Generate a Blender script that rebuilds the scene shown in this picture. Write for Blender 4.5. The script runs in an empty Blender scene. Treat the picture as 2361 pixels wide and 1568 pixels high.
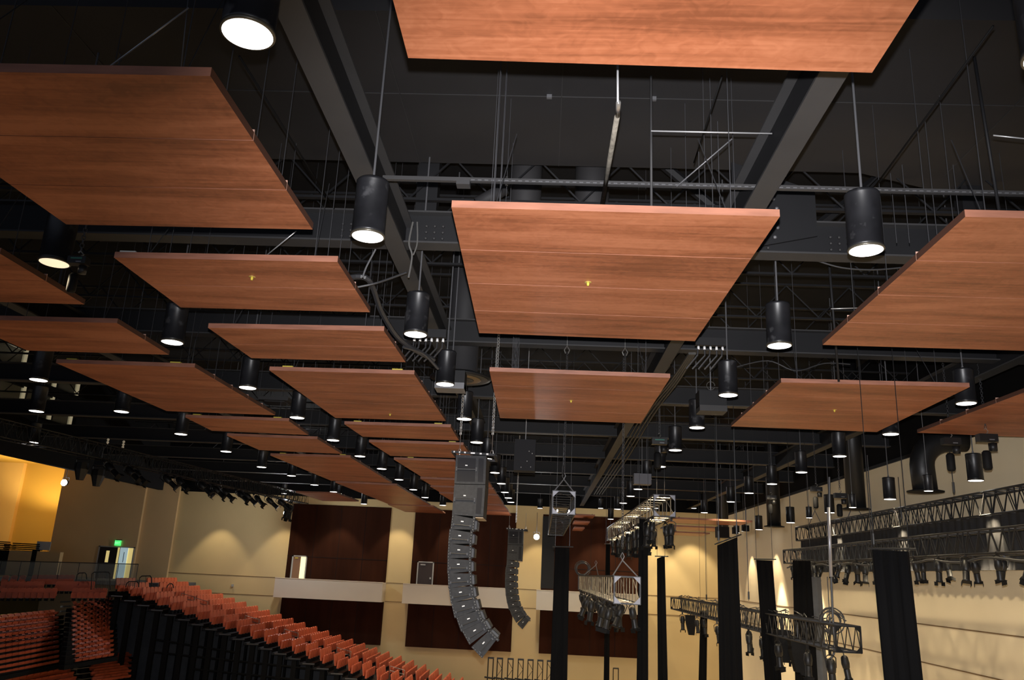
import bpy, math, random
from mathutils import Vector, Matrix
random.seed(7)
SC = bpy.context.scene
COL = SC.collection
PI = math.pi

# ------------------------------------------------------------------ camera
EYE = Vector((0, 0, 9.0))                      # 1.55 m above the concourse, arena floor at z = 0
yaw, pitch, roll, F = -0.04706595, 0.27768495, 0.04652466, 1889.40634
_f = Vector((math.sin(yaw) * math.cos(pitch), math.cos(yaw) * math.cos(pitch), math.sin(pitch)))
_r = Vector((math.cos(yaw), -math.sin(yaw), 0))
_u = _r.cross(_f)
RT = math.cos(roll) * _r + math.sin(roll) * _u
UP = -math.sin(roll) * _r + math.cos(roll) * _u
FW = _f
cd = bpy.data.cameras.new('camera')
cam = bpy.data.objects.new('camera', cd)
COL.objects.link(cam)
cd.sensor_width = 36.0
cd.lens = F / 2361 * 36.0
cd.clip_start = 0.05
cd.clip_end = 300
M = Matrix((RT, UP, -FW)).transposed().to_4x4()
M.translation = EYE
cam.matrix_world = M
SC.camera = cam

# ------------------------------------------------------------------ world, exposure, main lights
w = bpy.data.worlds.new('world')
SC.world = w
w.use_nodes = True
w.node_tree.nodes['Background'].inputs[0].default_value = (0.62, 0.7, 0.9, 1)
w.node_tree.nodes['Background'].inputs[1].default_value = 0.28
SC.view_settings.view_transform = 'Standard'
SC.view_settings.look = 'None'
SC.view_settings.exposure = 0.0
SC.view_settings.gamma = 1.0
SC.view_settings.use_curve_mapping = False
SC.cycles.use_denoising = True
SC.cycles.max_bounces = 6
SC.cycles.diffuse_bounces = 3
SC.cycles.sample_clamp_indirect = 4.0
try:
    SC.cycles.use_light_tree = True
except Exception:
    pass

WARM = (1.0, 0.82, 0.54)
def lamp(name, kind, loc, energy, color=(1, 1, 1), radius=0.05, aim=None, angle=60, blend=0.5):
    ld = bpy.data.lights.new(name, kind)
    ld.energy = energy
    ld.color = color
    ld.shadow_soft_size = radius
    if kind == 'SPOT':
        ld.spot_size = math.radians(angle)
        ld.spot_blend = blend
    o = bpy.data.objects.new(name, ld)
    COL.objects.link(o)
    o.location = loc
    if aim is not None:
        o.rotation_euler = (Vector(aim)).to_track_quat('-Z', 'Y').to_euler()
    return o

# the photographer's flash, on top of the camera body
lamp('camera_flash', 'SPOT', EYE + UP * 0.24 + FW * 0.02, 12500, (1.0, 0.985, 1.0), 0.035,
     aim=FW + 0.15 * RT - 0.15 * UP, angle=80, blend=1.0)

# ------------------------------------------------------------------ helpers
def ray(px, py):
    return RT * (px - 1180.5) / F - UP * (py - 784) / F + FW
def atz(px, py, h):                            # point at height h above the eye
    d = ray(px, py); return EYE + d * (h / d.z)
def aty(px, py, Y):
    d = ray(px, py); return EYE + d * (Y / d.y)
def atx(px, py, X):
    d = ray(px, py); return EYE + d * (X / d.x)

class MB:
    def __init__(s): s.v = []; s.f = []; s.m = []; s.sm = []
    def add(s, vs, fs, mi=0, smooth=False):
        n = len(s.v)
        s.v += [Vector(v) for v in vs]
        s.f += [tuple(i + n for i in f) for f in fs]
        s.m += [mi] * len(fs); s.sm += [smooth] * len(fs)
        return s
    def box(s, c, size, mi=0, rot=None):
        hx, hy, hz = [q / 2 for q in size]
        vs = [Vector((x, y, z)) for z in (-hz, hz) for x, y in ((-hx, -hy), (hx, -hy), (hx, hy), (-hx, hy))]
        if rot is not None: vs = [rot @ v for v in vs]
        vs = [v + Vector(c) for v in vs]
        return s.add(vs, [(3, 2, 1, 0), (4, 5, 6, 7), (0, 1, 5, 4), (1, 2, 6, 5), (2, 3, 7, 6), (3, 0, 4, 7)], mi)
    def span(s, a, b, mi=0):                   # axis aligned box between corners
        a = Vector(a); b = Vector(b)
        return s.box((a + b) / 2, [abs(b[i] - a[i]) for i in range(3)], mi)
    def prism(s, bottom, top, mi=0):           # two loops of the same length
        n = len(bottom)
        fs = [tuple(range(n - 1, -1, -1)), tuple(range(n, 2 * n))]
        fs += [(i, (i + 1) % n, n + (i + 1) % n, n + i) for i in range(n)]
        return s.add(list(bottom) + list(top), fs, mi)
    def tube(s, pts, r, n=6, mi=0, cap=True):
        pts = [Vector(p) for p in pts]
        rs = r if isinstance(r, (list, tuple)) else [r] * len(pts)
        rings = []
        t0 = (pts[1] - pts[0]).normalized()
        a = t0.orthogonal().normalized()
        for i, p in enumerate(pts):
            if i == 0: t = pts[1] - pts[0]
            elif i == len(pts) - 1: t = pts[-1] - pts[-2]
            else: t = (pts[i + 1] - pts[i]).normalized() + (pts[i] - pts[i - 1]).normalized()
            t = t.normalized() if t.length > 1e-9 else t0
            a = (a - t * a.dot(t))
            a = a.normalized() if a.length > 1e-6 else t.orthogonal().normalized()
            b = t.cross(a)
            rings.append([p + rs[i] * (math.cos(2 * PI * k / n) * a + math.sin(2 * PI * k / n) * b) for k in range(n)])
        vs = [v for R_ in rings for v in R_]
        fs = []
        for i in range(len(pts) - 1):
            for k in range(n):
                fs.append((i * n + k, i * n + (k + 1) % n, (i + 1) * n + (k + 1) % n, (i + 1) * n + k))
        if cap:
            fs.append(tuple(range(n - 1, -1, -1)))
            fs.append(tuple((len(pts) - 1) * n + k for k in range(n)))
        return s.add(vs, fs, mi, n > 6)
    def lathe(s, prof, n=24, mi=0, c=(0, 0, 0), rot=None, smooth=True):   # prof: (r, z)
        c = Vector(c)
        vs = []
        for r, z in prof:
            for k in range(n):
                v = Vector((r * math.cos(2 * PI * k / n), r * math.sin(2 * PI * k / n), z))
                if rot is not None: v = rot @ v
                vs.append(v + c)
        fs = []
        for i in range(len(prof) - 1):
            for k in range(n):
                fs.append((i * n + k, i * n + (k + 1) % n, (i + 1) * n + (k + 1) % n, (i + 1) * n + k))
        fs.append(tuple(range(n - 1, -1, -1)))
        fs.append(tuple((len(prof) - 1) * n + k for k in range(n)))
        return s.add(vs, fs, mi, smooth)
    def chain(s, a, b, link=0.09, r=0.008):
        a = Vector(a); b = Vector(b); d = b - a; n = max(2, int(d.length / (link * 0.72)))
        t = d.normalized(); p = t.orthogonal().normalized(); q = t.cross(p)
        for i in range(n):
            c = a + d * ((i + 0.5) / n); o = p if i % 2 else q
            pts = [c + t * link * 0.5, c + o * link * 0.28 + t * link * 0.25, c + o * link * 0.28 - t * link * 0.25,
                   c - t * link * 0.5, c - o * link * 0.28 - t * link * 0.25, c - o * link * 0.28 + t * link * 0.25, c + t * link * 0.5]
            s.tube(pts, r, 4)
        return s
    def build(s, name, mats, parent=None, org=None):
        """vertices are in world space when org is given (moved to be local to org), else already local"""
        me = bpy.data.meshes.new(name)
        o3 = Vector(org) if org is not None else Vector((0, 0, 0))
        me.from_pydata([tuple(v - o3) for v in s.v], [], s.f)
        if not isinstance(mats, (list, tuple)): mats = [mats]
        for m in mats: me.materials.append(m)
        me.polygons.foreach_set('material_index', s.m)
        me.polygons.foreach_set('use_smooth', s.sm)
        me.update()
        o = bpy.data.objects.new(name, me)
        COL.objects.link(o)
        if parent is not None: o.parent = parent
        elif org is not None: o.location = o3
        return o

def tag(o, label=None, cat=None, group=None, kind=None):
    if label: o['label'] = label
    if cat: o['category'] = cat
    if group: o['group'] = group
    if kind: o['kind'] = kind
    return o
def thing(name, loc, label, cat, group=None, rz=0):
    o = bpy.data.objects.new(name, None)
    o.empty_display_size = 0.1
    COL.objects.link(o)
    o.location = loc
    o.rotation_euler = (0, 0, rz)
    return tag(o, label, cat, group)
def kids(o): return [c for c in bpy.data.objects if c.parent == o]
def dup(root, tree, loc=None, rot=None, label=None, group=None, scale=None):
    """tree: list of (child, [grandchildren]) of the prototype"""
    r = root.copy(); COL.objects.link(r)
    if loc is not None: r.location = loc
    if rot is not None: r.rotation_euler = rot
    if scale is not None: r.scale = (scale, scale, scale)
    if label: r['label'] = label
    if group: r['group'] = group
    for ch, gs in tree:
        c = ch.copy(); COL.objects.link(c); c.parent = r
        for g in gs:
            d = g.copy(); COL.objects.link(d); d.parent = c
    return r
def tree_of(root): return [(c, kids(c)) for c in kids(root)]
ORD = ['first', 'second', 'third', 'fourth', 'fifth', 'sixth', 'seventh', 'eighth', 'ninth', 'tenth', 'eleventh',
       'twelfth', 'thirteenth', 'fourteenth', 'fifteenth', 'sixteenth', 'seventeenth', 'eighteenth', 'nineteenth', 'twentieth', 'twenty-first', 'twenty-second', 'twenty-third',
       'twenty-fourth', 'twenty-fifth', 'twenty-sixth', 'twenty-seventh', 'twenty-eighth']

# ------------------------------------------------------------------ materials
def mat(name, col, rough=0.6, metal=0.0, spec=0.5, vary=0.0, scale=3.0, bump=0.0, stretch=(1, 1, 1), emit=None, estr=0, col2=None, detail=3):
    m = bpy.data.materials.new(name)
    m.use_nodes = True
    nt = m.node_tree; N = nt.nodes; L = nt.links
    b = N['Principled BSDF']
    b.inputs['Base Color'].default_value = (*col, 1)
    b.inputs['Roughness'].default_value = rough
    b.inputs['Metallic'].default_value = metal
    b.inputs['Specular IOR Level'].default_value = spec
    if emit:
        b.inputs['Emission Color'].default_value = (*emit, 1)
        b.inputs['Emission Strength'].default_value = estr
    if vary or bump:
        g = N.new('ShaderNodeNewGeometry')
        mp = N.new('ShaderNodeMapping'); mp.inputs['Scale'].default_value = stretch
        L.new(g.outputs['Position'], mp.inputs['Vector'])
        nz = N.new('ShaderNodeTexNoise')
        nz.inputs['Scale'].default_value = scale; nz.inputs['Detail'].default_value = detail
        L.new(mp.outputs[0], nz.inputs['Vector'])
        if vary:
            mx = N.new('ShaderNodeMix'); mx.data_type = 'RGBA'
            mx.inputs[6].default_value = (*[c * (1 - vary) for c in col], 1)
            mx.inputs[7].default_value = (*(col2 or [min(1, c * (1 + vary)) for c in col]), 1)
            cr = N.new('ShaderNodeMapRange'); cr.inputs[1].default_value = 0.3; cr.inputs[2].default_value = 0.7
            L.new(nz.outputs['Fac'], cr.inputs[0]); L.new(cr.outputs[0], mx.inputs[0])
            L.new(mx.outputs[2], b.inputs['Base Color'])
        if bump:
            bp = N.new('ShaderNodeBump'); bp.inputs['Strength'].default_value = bump; bp.inputs['Distance'].default_value = 0.02
            L.new(nz.outputs['Fac'], bp.inputs['Height']); L.new(bp.outputs[0], b.inputs['Normal'])
    return m
def wood(name, a, b_, c):
    m = bpy.data.materials.new(name); m.use_nodes = True
    nt = m.node_tree; N = nt.nodes; L = nt.links; b = N['Principled BSDF']
    g = N.new('ShaderNodeNewGeometry')
    def noise(st, sc, det, dist=0.0):
        mp = N.new('ShaderNodeMapping'); mp.inputs['Scale'].default_value = st
        L.new(g.outputs['Position'], mp.inputs['Vector'])
        nz = N.new('ShaderNodeTexNoise'); nz.inputs['Scale'].default_value = sc
        nz.inputs['Detail'].default_value = det; nz.inputs['Distortion'].default_value = dist
        L.new(mp.outputs[0], nz.inputs['Vector']); return nz
    big = noise((0.22, 1.3, 1), 1.6, 3, 0.6)
    grain = noise((0.30, 7, 6), 2.6, 7, 0.6)
    fig = noise((2.0, 2.4, 1), 3.2, 2, 1.5)
    m1 = N.new('ShaderNodeMath'); m1.operation = 'MULTIPLY_ADD'; m1.inputs[1].default_value = 0.6
    L.new(grain.outputs['Fac'], m1.inputs[0]); L.new(big.outputs['Fac'], m1.inputs[2])
    m2 = N.new('ShaderNodeMath'); m2.operation = 'MULTIPLY_ADD'; m2.inputs[1].default_value = 0.35
    L.new(fig.outputs['Fac'], m2.inputs[0]); L.new(m1.outputs[0], m2.inputs[2])
    cr = N.new('ShaderNodeValToRGB')
    cr.color_ramp.elements[0].position = 0.66; cr.color_ramp.elements[0].color = (*a, 1)
    cr.color_ramp.elements[1].position = 1.24; cr.color_ramp.elements[1].color = (*c, 1)
    e = cr.color_ramp.elements.new(0.95); e.color = (*b_, 1)
    cr.color_ramp.elements[-1].position = 1.0
    mr = N.new('ShaderNodeMapRange'); mr.inputs[1].default_value = 0.62; mr.inputs[2].default_value = 1.3
    L.new(m2.outputs[0], mr.inputs[0])
    cr.color_ramp.elements[0].position = 0.15; cr.color_ramp.elements[1].position = 0.5; cr.color_ramp.elements[2].position = 0.85
    L.new(mr.outputs[0], cr.inputs[0]); L.new(cr.outputs[0], b.inputs['Base Color'])
    b.inputs['Roughness'].default_value = 0.42
    b.inputs['Specular IOR Level'].default_value = 0.4
    return m
W_CHERRY = wood('cherry_veneer', (0.165, 0.050, 0.021), (0.285, 0.092, 0.041), (0.39, 0.142, 0.070))
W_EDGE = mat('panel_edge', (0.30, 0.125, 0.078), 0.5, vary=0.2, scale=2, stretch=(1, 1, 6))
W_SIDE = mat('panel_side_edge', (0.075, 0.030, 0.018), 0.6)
W_SEAM = mat('pale_seam', (0.55, 0.33, 0.26), 0.5)
W_DARKWALL = mat('dark_wall_wood', (0.034, 0.0105, 0.0048), 0.8, spec=0.08, vary=0.25, scale=1.2, stretch=(1, 1, 0.15))
M_CEIL = mat('black_ceiling_paint', (0.008, 0.008, 0.009), 0.8, vary=0.15, scale=0.7, spec=0.2)
M_DUCT = mat('grey_black_duct_paint', (0.028, 0.027, 0.0285), 0.65, vary=0.12, scale=0.6, bump=0.15, spec=0.3)
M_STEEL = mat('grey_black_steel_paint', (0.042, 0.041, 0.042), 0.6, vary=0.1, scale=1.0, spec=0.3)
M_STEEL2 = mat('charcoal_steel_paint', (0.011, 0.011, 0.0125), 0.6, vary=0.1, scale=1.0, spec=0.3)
M_CAN = mat('black_can_enamel', (0.012, 0.012, 0.014), 0.38, vary=0.35, scale=3, spec=0.5)
# patches of pale dust on the can bodies
_nt = M_CAN.node_tree; _bs = _nt.nodes['Principled BSDF']; _src = _bs.inputs['Base Color'].links[0].from_socket
_ge = _nt.nodes.new('ShaderNodeNewGeometry'); _nz = _nt.nodes.new('ShaderNodeTexNoise'); _nz.inputs['Scale'].default_value = 4.2; _nz.inputs['Detail'].default_value = 6
_nt.links.new(_ge.outputs['Position'], _nz.inputs['Vector'])
_mr = _nt.nodes.new('ShaderNodeMapRange'); _mr.inputs[1].default_value = 0.60; _mr.inputs[2].default_value = 0.72; _mr.inputs[4].default_value = 0.6
_nt.links.new(_nz.outputs['Fac'], _mr.inputs[0])
_mx = _nt.nodes.new('ShaderNodeMix'); _mx.data_type = 'RGBA'; _mx.inputs[7].default_value = (0.085, 0.085, 0.09, 1)
_nt.links.new(_mr.outputs[0], _mx.inputs[0]); _nt.links.new(_src, _mx.inputs[6]); _nt.links.new(_mx.outputs[2], _bs.inputs['Base Color'])
M_RIM = mat('can_rim', (0.10, 0.09, 0.07), 0.35, metal=0.6)
M_LENS = mat('lamp_lens', (1, 1, 1), 0.4, emit=(1.0, 0.95, 0.92), estr=6)
M_LENSC = mat('lamp_lens_cream', (1, 1, 1), 0.4, emit=(1.0, 0.80, 0.52), estr=0.95)
M_ROD = mat('dull_steel_rod', (0.16, 0.16, 0.17), 0.45, metal=0.3)
M_ZINC = mat('zinc_rod', (0.55, 0.55, 0.56), 0.35, metal=0.5)
M_WIRE = mat('dull_wire', (0.055, 0.055, 0.06), 0.5, metal=0.3)
M_BLK = mat('flat_black', (0.005, 0.005, 0.0055), 0.7, spec=0.2)
M_BLKMET = mat('black_metal', (0.011, 0.011, 0.012), 0.45, metal=0.2)
M_ALU = mat('truss_aluminium', (0.10, 0.098, 0.10), 0.3, metal=0.75, vary=0.2, scale=4)
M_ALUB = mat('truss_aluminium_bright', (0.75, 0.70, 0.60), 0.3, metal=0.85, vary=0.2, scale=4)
M_PLATE = mat('truss_gusset_grey', (0.20, 0.20, 0.225), 0.45, metal=0.3)
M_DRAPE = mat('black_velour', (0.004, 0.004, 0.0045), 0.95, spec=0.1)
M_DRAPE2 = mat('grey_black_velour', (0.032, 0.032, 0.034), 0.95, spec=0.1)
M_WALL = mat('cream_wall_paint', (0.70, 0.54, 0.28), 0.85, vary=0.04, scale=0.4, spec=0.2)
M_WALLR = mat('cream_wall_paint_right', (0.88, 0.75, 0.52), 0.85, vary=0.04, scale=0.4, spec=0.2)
M_WALLD = mat('tan_wall_paint', (0.74, 0.53, 0.28), 0.85, vary=0.04, scale=0.4, spec=0.2)
M_JOINT = mat('wall_joint', (0.20, 0.12, 0.05), 0.9)
M_PARA = mat('parapet_plaster', (0.72, 0.64, 0.50), 0.8, vary=0.03, scale=0.5, spec=0.2)
M_BLACKWALL = mat('black_wall_paint', (0.005, 0.005, 0.0055), 0.85, spec=0.1)
M_FLOOR = mat('concrete_floor', (0.46, 0.40, 0.32), 0.7, vary=0.1, scale=0.5)
M_GREYWALL = mat('dark_grey_wall', (0.10, 0.105, 0.115), 0.9, vary=0.1)
M_GOLD = mat('gold_wall_paint', (0.50, 0.33, 0.10), 0.85, spec=0.2)
M_RED = mat('seat_red', (0.60, 0.125, 0.055), 0.45, vary=0.15, scale=2)
M_SPK = mat('speaker_grey', (0.046, 0.047, 0.050), 0.75, vary=0.12, scale=12, bump=0.1, spec=0.15)
M_SPKG = mat('speaker_grille', (0.028, 0.028, 0.031), 0.8, spec=0.1)
M_SPKD = mat('speaker_dark_bar', (0.022, 0.022, 0.024), 0.5)
M_WHITE = mat('white_mark', (0.8, 0.8, 0.8), 0.5)
M_GREEN = mat('exit_green', (0.1, 0.8, 0.25), 0.5, emit=(0.10, 1.0, 0.22), estr=0.9)
M_DOORDK = mat('dark_door', (0.018, 0.016, 0.015), 0.5)
M_DOORLT = mat('pale_door', (0.62, 0.75, 0.80), 0.5)
M_DOORBR = mat('brown_door', (0.25, 0.13, 0.07), 0.5)
M_FRAME = mat('door_frame_grey', (0.42, 0.42, 0.40), 0.5)
M_YEL = mat('lit_corridor_yellow', (0.85, 0.72, 0.30), 0.7, emit=(0.95, 0.75, 0.28), estr=0.55)
M_GLASS = mat('booth_glass', (0.03, 0.032, 0.03), 0.08, spec=0.8)
M_ROOM = mat('booth_room', (0.10, 0.10, 0.09), 0.8)
M_CREAMTRIM = mat('booth_cream_post_glow', (0.60, 0.55, 0.38), 0.6, emit=(0.60, 0.53, 0.34), estr=0.35)  # cream posts with light painted in as a faint glow
M_BULB = mat('globe_bulb', (1, 1, 1), 0.4, emit=(1.0, 0.72, 0.28), estr=1.3)
M_FLOOD = mat('flood_lens', (1, 1, 1), 0.4, emit=(0.93, 0.95, 1.0), estr=30)
M_YTAG = mat('yellow_plate', (0.62, 0.50, 0.06), 0.5)
M_BRASS = mat('brass_plug', (0.62, 0.48, 0.14), 0.35, metal=0.5)
M_GRNTAG = mat('green_print', (0.03, 0.16, 0.12), 0.5)
M_DIFF = mat('diffuser_bronze', (0.13, 0.075, 0.025), 0.5)
M_BOARD = mat('whiteboard', (0.50, 0.55, 0.60), 0.5)
M_REDGLOW = mat('red_led', (0.6, 0.05, 0.03), 0.5, emit=(1, 0.1, 0.05), estr=1)
M_RAIL = mat('steel_handrail', (0.45, 0.44, 0.42), 0.3, metal=0.8)
M_RAILB = mat('black_handrail', (0.03, 0.032, 0.034), 0.5, metal=0.3)
M_CABLE = mat('black_cable', (0.030, 0.030, 0.033), 0.5)
gl = bpy.data.materials.new('railing_glass'); gl.use_nodes = True
_n = gl.node_tree.nodes; _l = gl.node_tree.links
_t = _n.new('ShaderNodeBsdfTransparent'); _t.inputs[0].default_value = (0.92, 0.93, 0.92, 1)
_g = _n.new('ShaderNodeBsdfDiffuse'); _g.inputs[0].default_value = (0.35, 0.36, 0.33, 1)
_m = _n.new('ShaderNodeMixShader'); _m.inputs[0].default_value = 0.22
_l.new(_t.outputs[0], _m.inputs[1]); _l.new(_g.outputs[0], _m.inputs[2]); _l.new(_m.outputs[0], _n['Material Output'].inputs[0])
M_RAILGLASS = gl

# ------------------------------------------------------------------ the building (heights below are relative to the eye)
YF, XR, XB = 60.0, 13.0, -24.0
def E_(x, y, h): return Vector((x, y, 9 + h))
def struct(name, mb, m):
    o = mb.build(name, m, org=(0, 0, 0)); o['kind'] = 'structure'; return o
struct('floor', MB().span((-46, -6, -0.3), (16, 70, 0)), M_FLOOR)
struct('ceiling', MB().span((-46, -6, 9 + 9.0), (16, 70, 9 + 9.3)), M_CEIL)
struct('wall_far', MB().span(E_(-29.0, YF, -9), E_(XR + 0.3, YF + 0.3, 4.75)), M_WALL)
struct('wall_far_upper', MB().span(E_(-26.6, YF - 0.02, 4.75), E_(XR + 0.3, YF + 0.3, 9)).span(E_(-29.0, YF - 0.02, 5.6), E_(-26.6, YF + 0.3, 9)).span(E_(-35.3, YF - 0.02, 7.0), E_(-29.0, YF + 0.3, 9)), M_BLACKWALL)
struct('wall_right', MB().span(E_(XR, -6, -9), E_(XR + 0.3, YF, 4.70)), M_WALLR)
struct('wall_right_upper', MB().span(E_(XR - 0.02, -6, 4.70), E_(XR + 0.3, YF, 9)), M_BLACKWALL)
struct('trim_1', MB().span(E_(XR - 0.06, 10, 4.62), E_(XR, YF, 4.74)), M_BLKMET)
# door wall on the left of the far side, a step further forward, then the deep gold alcove
struct('wall_far_left', MB().span(E_(-35.3, YF - 0.5, -9), E_(-29.0, YF + 0.3, 7.0)), M_WALLD)
struct('wall_far_pier', MB().span(E_(-29.0, YF - 0.25, -9), E_(-26.6, YF, 5.6)), M_WALLD)
struct('wall_alcove', MB().span(E_(-46, 66, -9), E_(-35.3, 66.3, 6.9)), M_GOLD)
struct('wall_alcove_pier', MB().span(E_(-46, 65.6, -9), E_(-42.4, 66, 6.9)), M_WALLD)
struct('wall_alcove_side', MB().span(E_(-35.5, YF, -9), E_(-35.3, 66, 6.9)), M_WALLD)
struct('ceiling_alcove', MB().span(E_(-46, 50, 6.9), E_(-33.0, 66.3, 7.1)), M_GOLD)
struct('wall_left', MB().span(E_(-46.3, -6, -9), E_(-46, 66, 9)), M_BLACKWALL)
# black bulkhead over the seating, its lower edge runs away from the camera
zb = 4.09
struct('wall_bulkhead_front', MB().span(E_(XB - 0.3, 10, zb), E_(XB, 33.6, 9)), M_BLACKWALL)
bk = MB()
bk.span(E_(XB - 0.3, 33.6, zb), E_(XB, 47.0, 6.15))
bk.span(E_(XB - 0.3, 33.6, 9.0), E_(XB, 47.0, 9.0 - 0.02))
bk.span(E_(XB - 0.3, 40.6, 6.15), E_(XB, 51.5, 9.0))
bk.span(E_(XB - 0.3, 47.0, zb), E_(XB, 51.5, 6.15))
bk.span(E_(XB - 0.3, 33.6, 7.35), E_(XB, 40.6, 7.75))
bk.span(E_(XB - 0.3, 36.0, 7.75), E_(XB, 36.5, 9.0))
struct('wall_bulkhead', bk, M_BLACKWALL)
# concourse slab and its fascia
struct('floor_concourse', MB().span(E_(-46, 54.0, -1.85), E_(-24.5, 66, -1.6)).span(E_(-46, 40, -1.85), E_(-33.5, 54.0, -1.6)), M_GREYWALL)
struct('floor_concourse_near', MB().span(E_(-10, -6, -1.85), E_(XR, 1.5, -1.6)), M_GREYWALL)
struct('wall_left_lower', MB().span(E_(-24.0, 59.3, -9), E_(-9.0, 59.7, -6.6)).span(E_(-30, 59.3, -9), E_(-24.0, 59.7, -3.0)), M_GREYWALL)

# wall joints on the far wall and the right wall (thin reveals)
n = 0
for (x0, x1) in ((-28.9, -18.45), (-10.9, -9.3), (-1.85, -0.02), (6.9, 12.98)):
    for h in (-1.0, -2.25):
        n += 1
        struct('trim_%d' % (n + 1), MB().span(E_(x0, YF - 0.02, h - 0.018), E_(x1, YF + 0.01, h + 0.018)), M_JOINT)
for h, y0 in ((-1.02, 18), (-2.25, 16)):
    n += 1
    struct('trim_%d' % (n + 1), MB().span(E_(XR - 0.02, y0, h - 0.018), E_(XR + 0.01, YF, h + 0.018)), M_JOINT)
for y in (48.6, 33.0):
    n += 1
    struct('trim_%d' % (n + 1), MB().span(E_(XR - 0.012, y - 0.015, -9), E_(XR + 0.01, y + 0.015, -2.25)), M_JOINT)

# dark wood bays with balconies on the far wall
bays = [(-18.15, -10.95, 'left'), (-9.2, -1.9, 'middle'), (0.0, 6.9, 'right')]
for x0, x1, nm in bays:
    o = MB().span(E_(x0, YF - 0.25, -5.14), E_(x1, YF, -2.29)).build('wood_wall_panel', W_DARKWALL, org=E_(x0, YF, -5.14))
    tag(o, 'dark brown wood wall cladding below the balcony of the %s bay' % nm, 'wall panel', 'dark wood bays on the far wall')
    jl = MB()
    for q in range(1, 4):
        xx = x0 + (x1 - x0) * q / 4
        jl.span(E_(xx - 0.012, YF - 0.262, -5.14), E_(xx + 0.012, YF - 0.25, -2.3))
    jl.build('panel_joint', M_BLK, parent=o, org=E_(x0, YF, -5.14))
    o = MB().span(E_(x0, YF - 0.06, -2.25), E_(x1, YF, 4.2)).build('wood_wall_panel', W_DARKWALL, org=E_(x0, YF, -5.14))
    tag(o, 'dark brown wood wall cladding above the balcony of the %s bay' % nm, 'wall panel', 'dark wood bays on the far wall')
    jm = MB()
    for q in range(1, 4):
        xx = x0 + (x1 - x0) * q / 4
        jm.span(E_(xx - 0.012, YF - 0.075, -1), E_(xx + 0.012, YF - 0.06, 4.2))
    jm.span(E_(x0, YF - 0.075, 0.5), E_(x1, YF - 0.06, 0.53))
    jo = jm.build('panel_joint', M_BLK, parent=o, org=E_(x0, YF, -5.14))
    g = 0.28
    po = MB().span(E_(x0 - g, YF - 1.35, -2.28), E_(x1 + 0.05, YF - 1.2, -1.0)).span(E_(x0 - g, YF - 1.2, -2.28), E_(x0 - g + 0.15, YF - 0.07, -1.0)).span(
        E_(x1 - 0.1, YF - 1.2, -2.28), E_(x1 + 0.05, YF - 0.07, -1.0)).span(E_(x0 - g + 0.15, YF - 1.2, -2.28), E_(x1 - 0.1, YF - 0.26, -2.1))
    o = po.build('balcony', M_PARA, org=E_(x0, YF - 1.3, -2.28))
    tag(o, 'pale plastered balcony parapet of the %s bay on the far wall' % nm, 'balcony', 'balconies on the far wall')
    cp = MB().span(E_(x0 - g - 0.02, YF - 1.38, -1.0), E_(x1 + 0.07, YF - 1.17, -0.965))
    tag(cp.build('coping', M_PARA, parent=o, org=E_(x0, YF - 1.3, -2.28)), 'thin coping')

# doors
def d_struct(name, mb, m, parent=None):
    o = mb.build(name, m, parent=parent, org=(0, 0, 0))
    if parent is None: o['kind'] = 'structure'
    return o
# door 1: open door with cream light behind, in the left bay; door 2: closed dark door in the middle bay
d1 = d_struct('door_1', MB().span(E_(-17.78, YF - 0.12, -1.6), E_(-17.68, YF - 0.05, 0.58)).span(E_(-16.78, YF - 0.12, -1.6), E_(-16.70, YF - 0.05, 0.58)).span(E_(-17.78, YF - 0.12, 0.5), E_(-16.70, YF - 0.05, 0.58)), M_FRAME)
d_struct('door_leaf', MB().span(E_(-17.68, YF - 0.10, -1.6), E_(-17.15, YF - 0.07, 0.5)), M_DOORBR, d1)
d_struct('lit_opening', MB().span(E_(-17.15, YF - 0.09, -1.6), E_(-16.78, YF - 0.07, 0.5)), mat('lit_opening', (0.9, 0.8, 0.5), 0.8, emit=(1.0, 0.86, 0.50), estr=0.9), d1)
d_struct('door_closer', MB().span(E_(-17.55, YF - 0.16, 0.36), E_(-17.35, YF - 0.10, 0.44)), M_YTAG, d1)
d2 = d_struct('door_2', MB().span(E_(-8.78, YF - 0.12, -1.6), E_(-8.70, YF - 0.05, 0.56)).span(E_(-7.68, YF - 0.12, -1.6), E_(-7.60, YF - 0.05, 0.56)).span(E_(-8.78, YF - 0.12, 0.49), E_(-7.60, YF - 0.05, 0.56)), M_FRAME)
d_struct('door_leaf', MB().span(E_(-8.70, YF - 0.10, -1.6), E_(-7.68, YF - 0.07, 0.49)), mat('dark_brown_door', (0.03, 0.016, 0.011), 0.5), d2)
d_struct('door_closer', MB().span(E_(-8.55, YF - 0.16, 0.30), E_(-8.2, YF - 0.10, 0.38)), M_FRAME, d2)
d_struct('door_handle', MB().span(E_(-7.85, YF - 0.16, -0.62), E_(-7.75, YF - 0.10, -0.5)), M_FRAME, d2)
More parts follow.
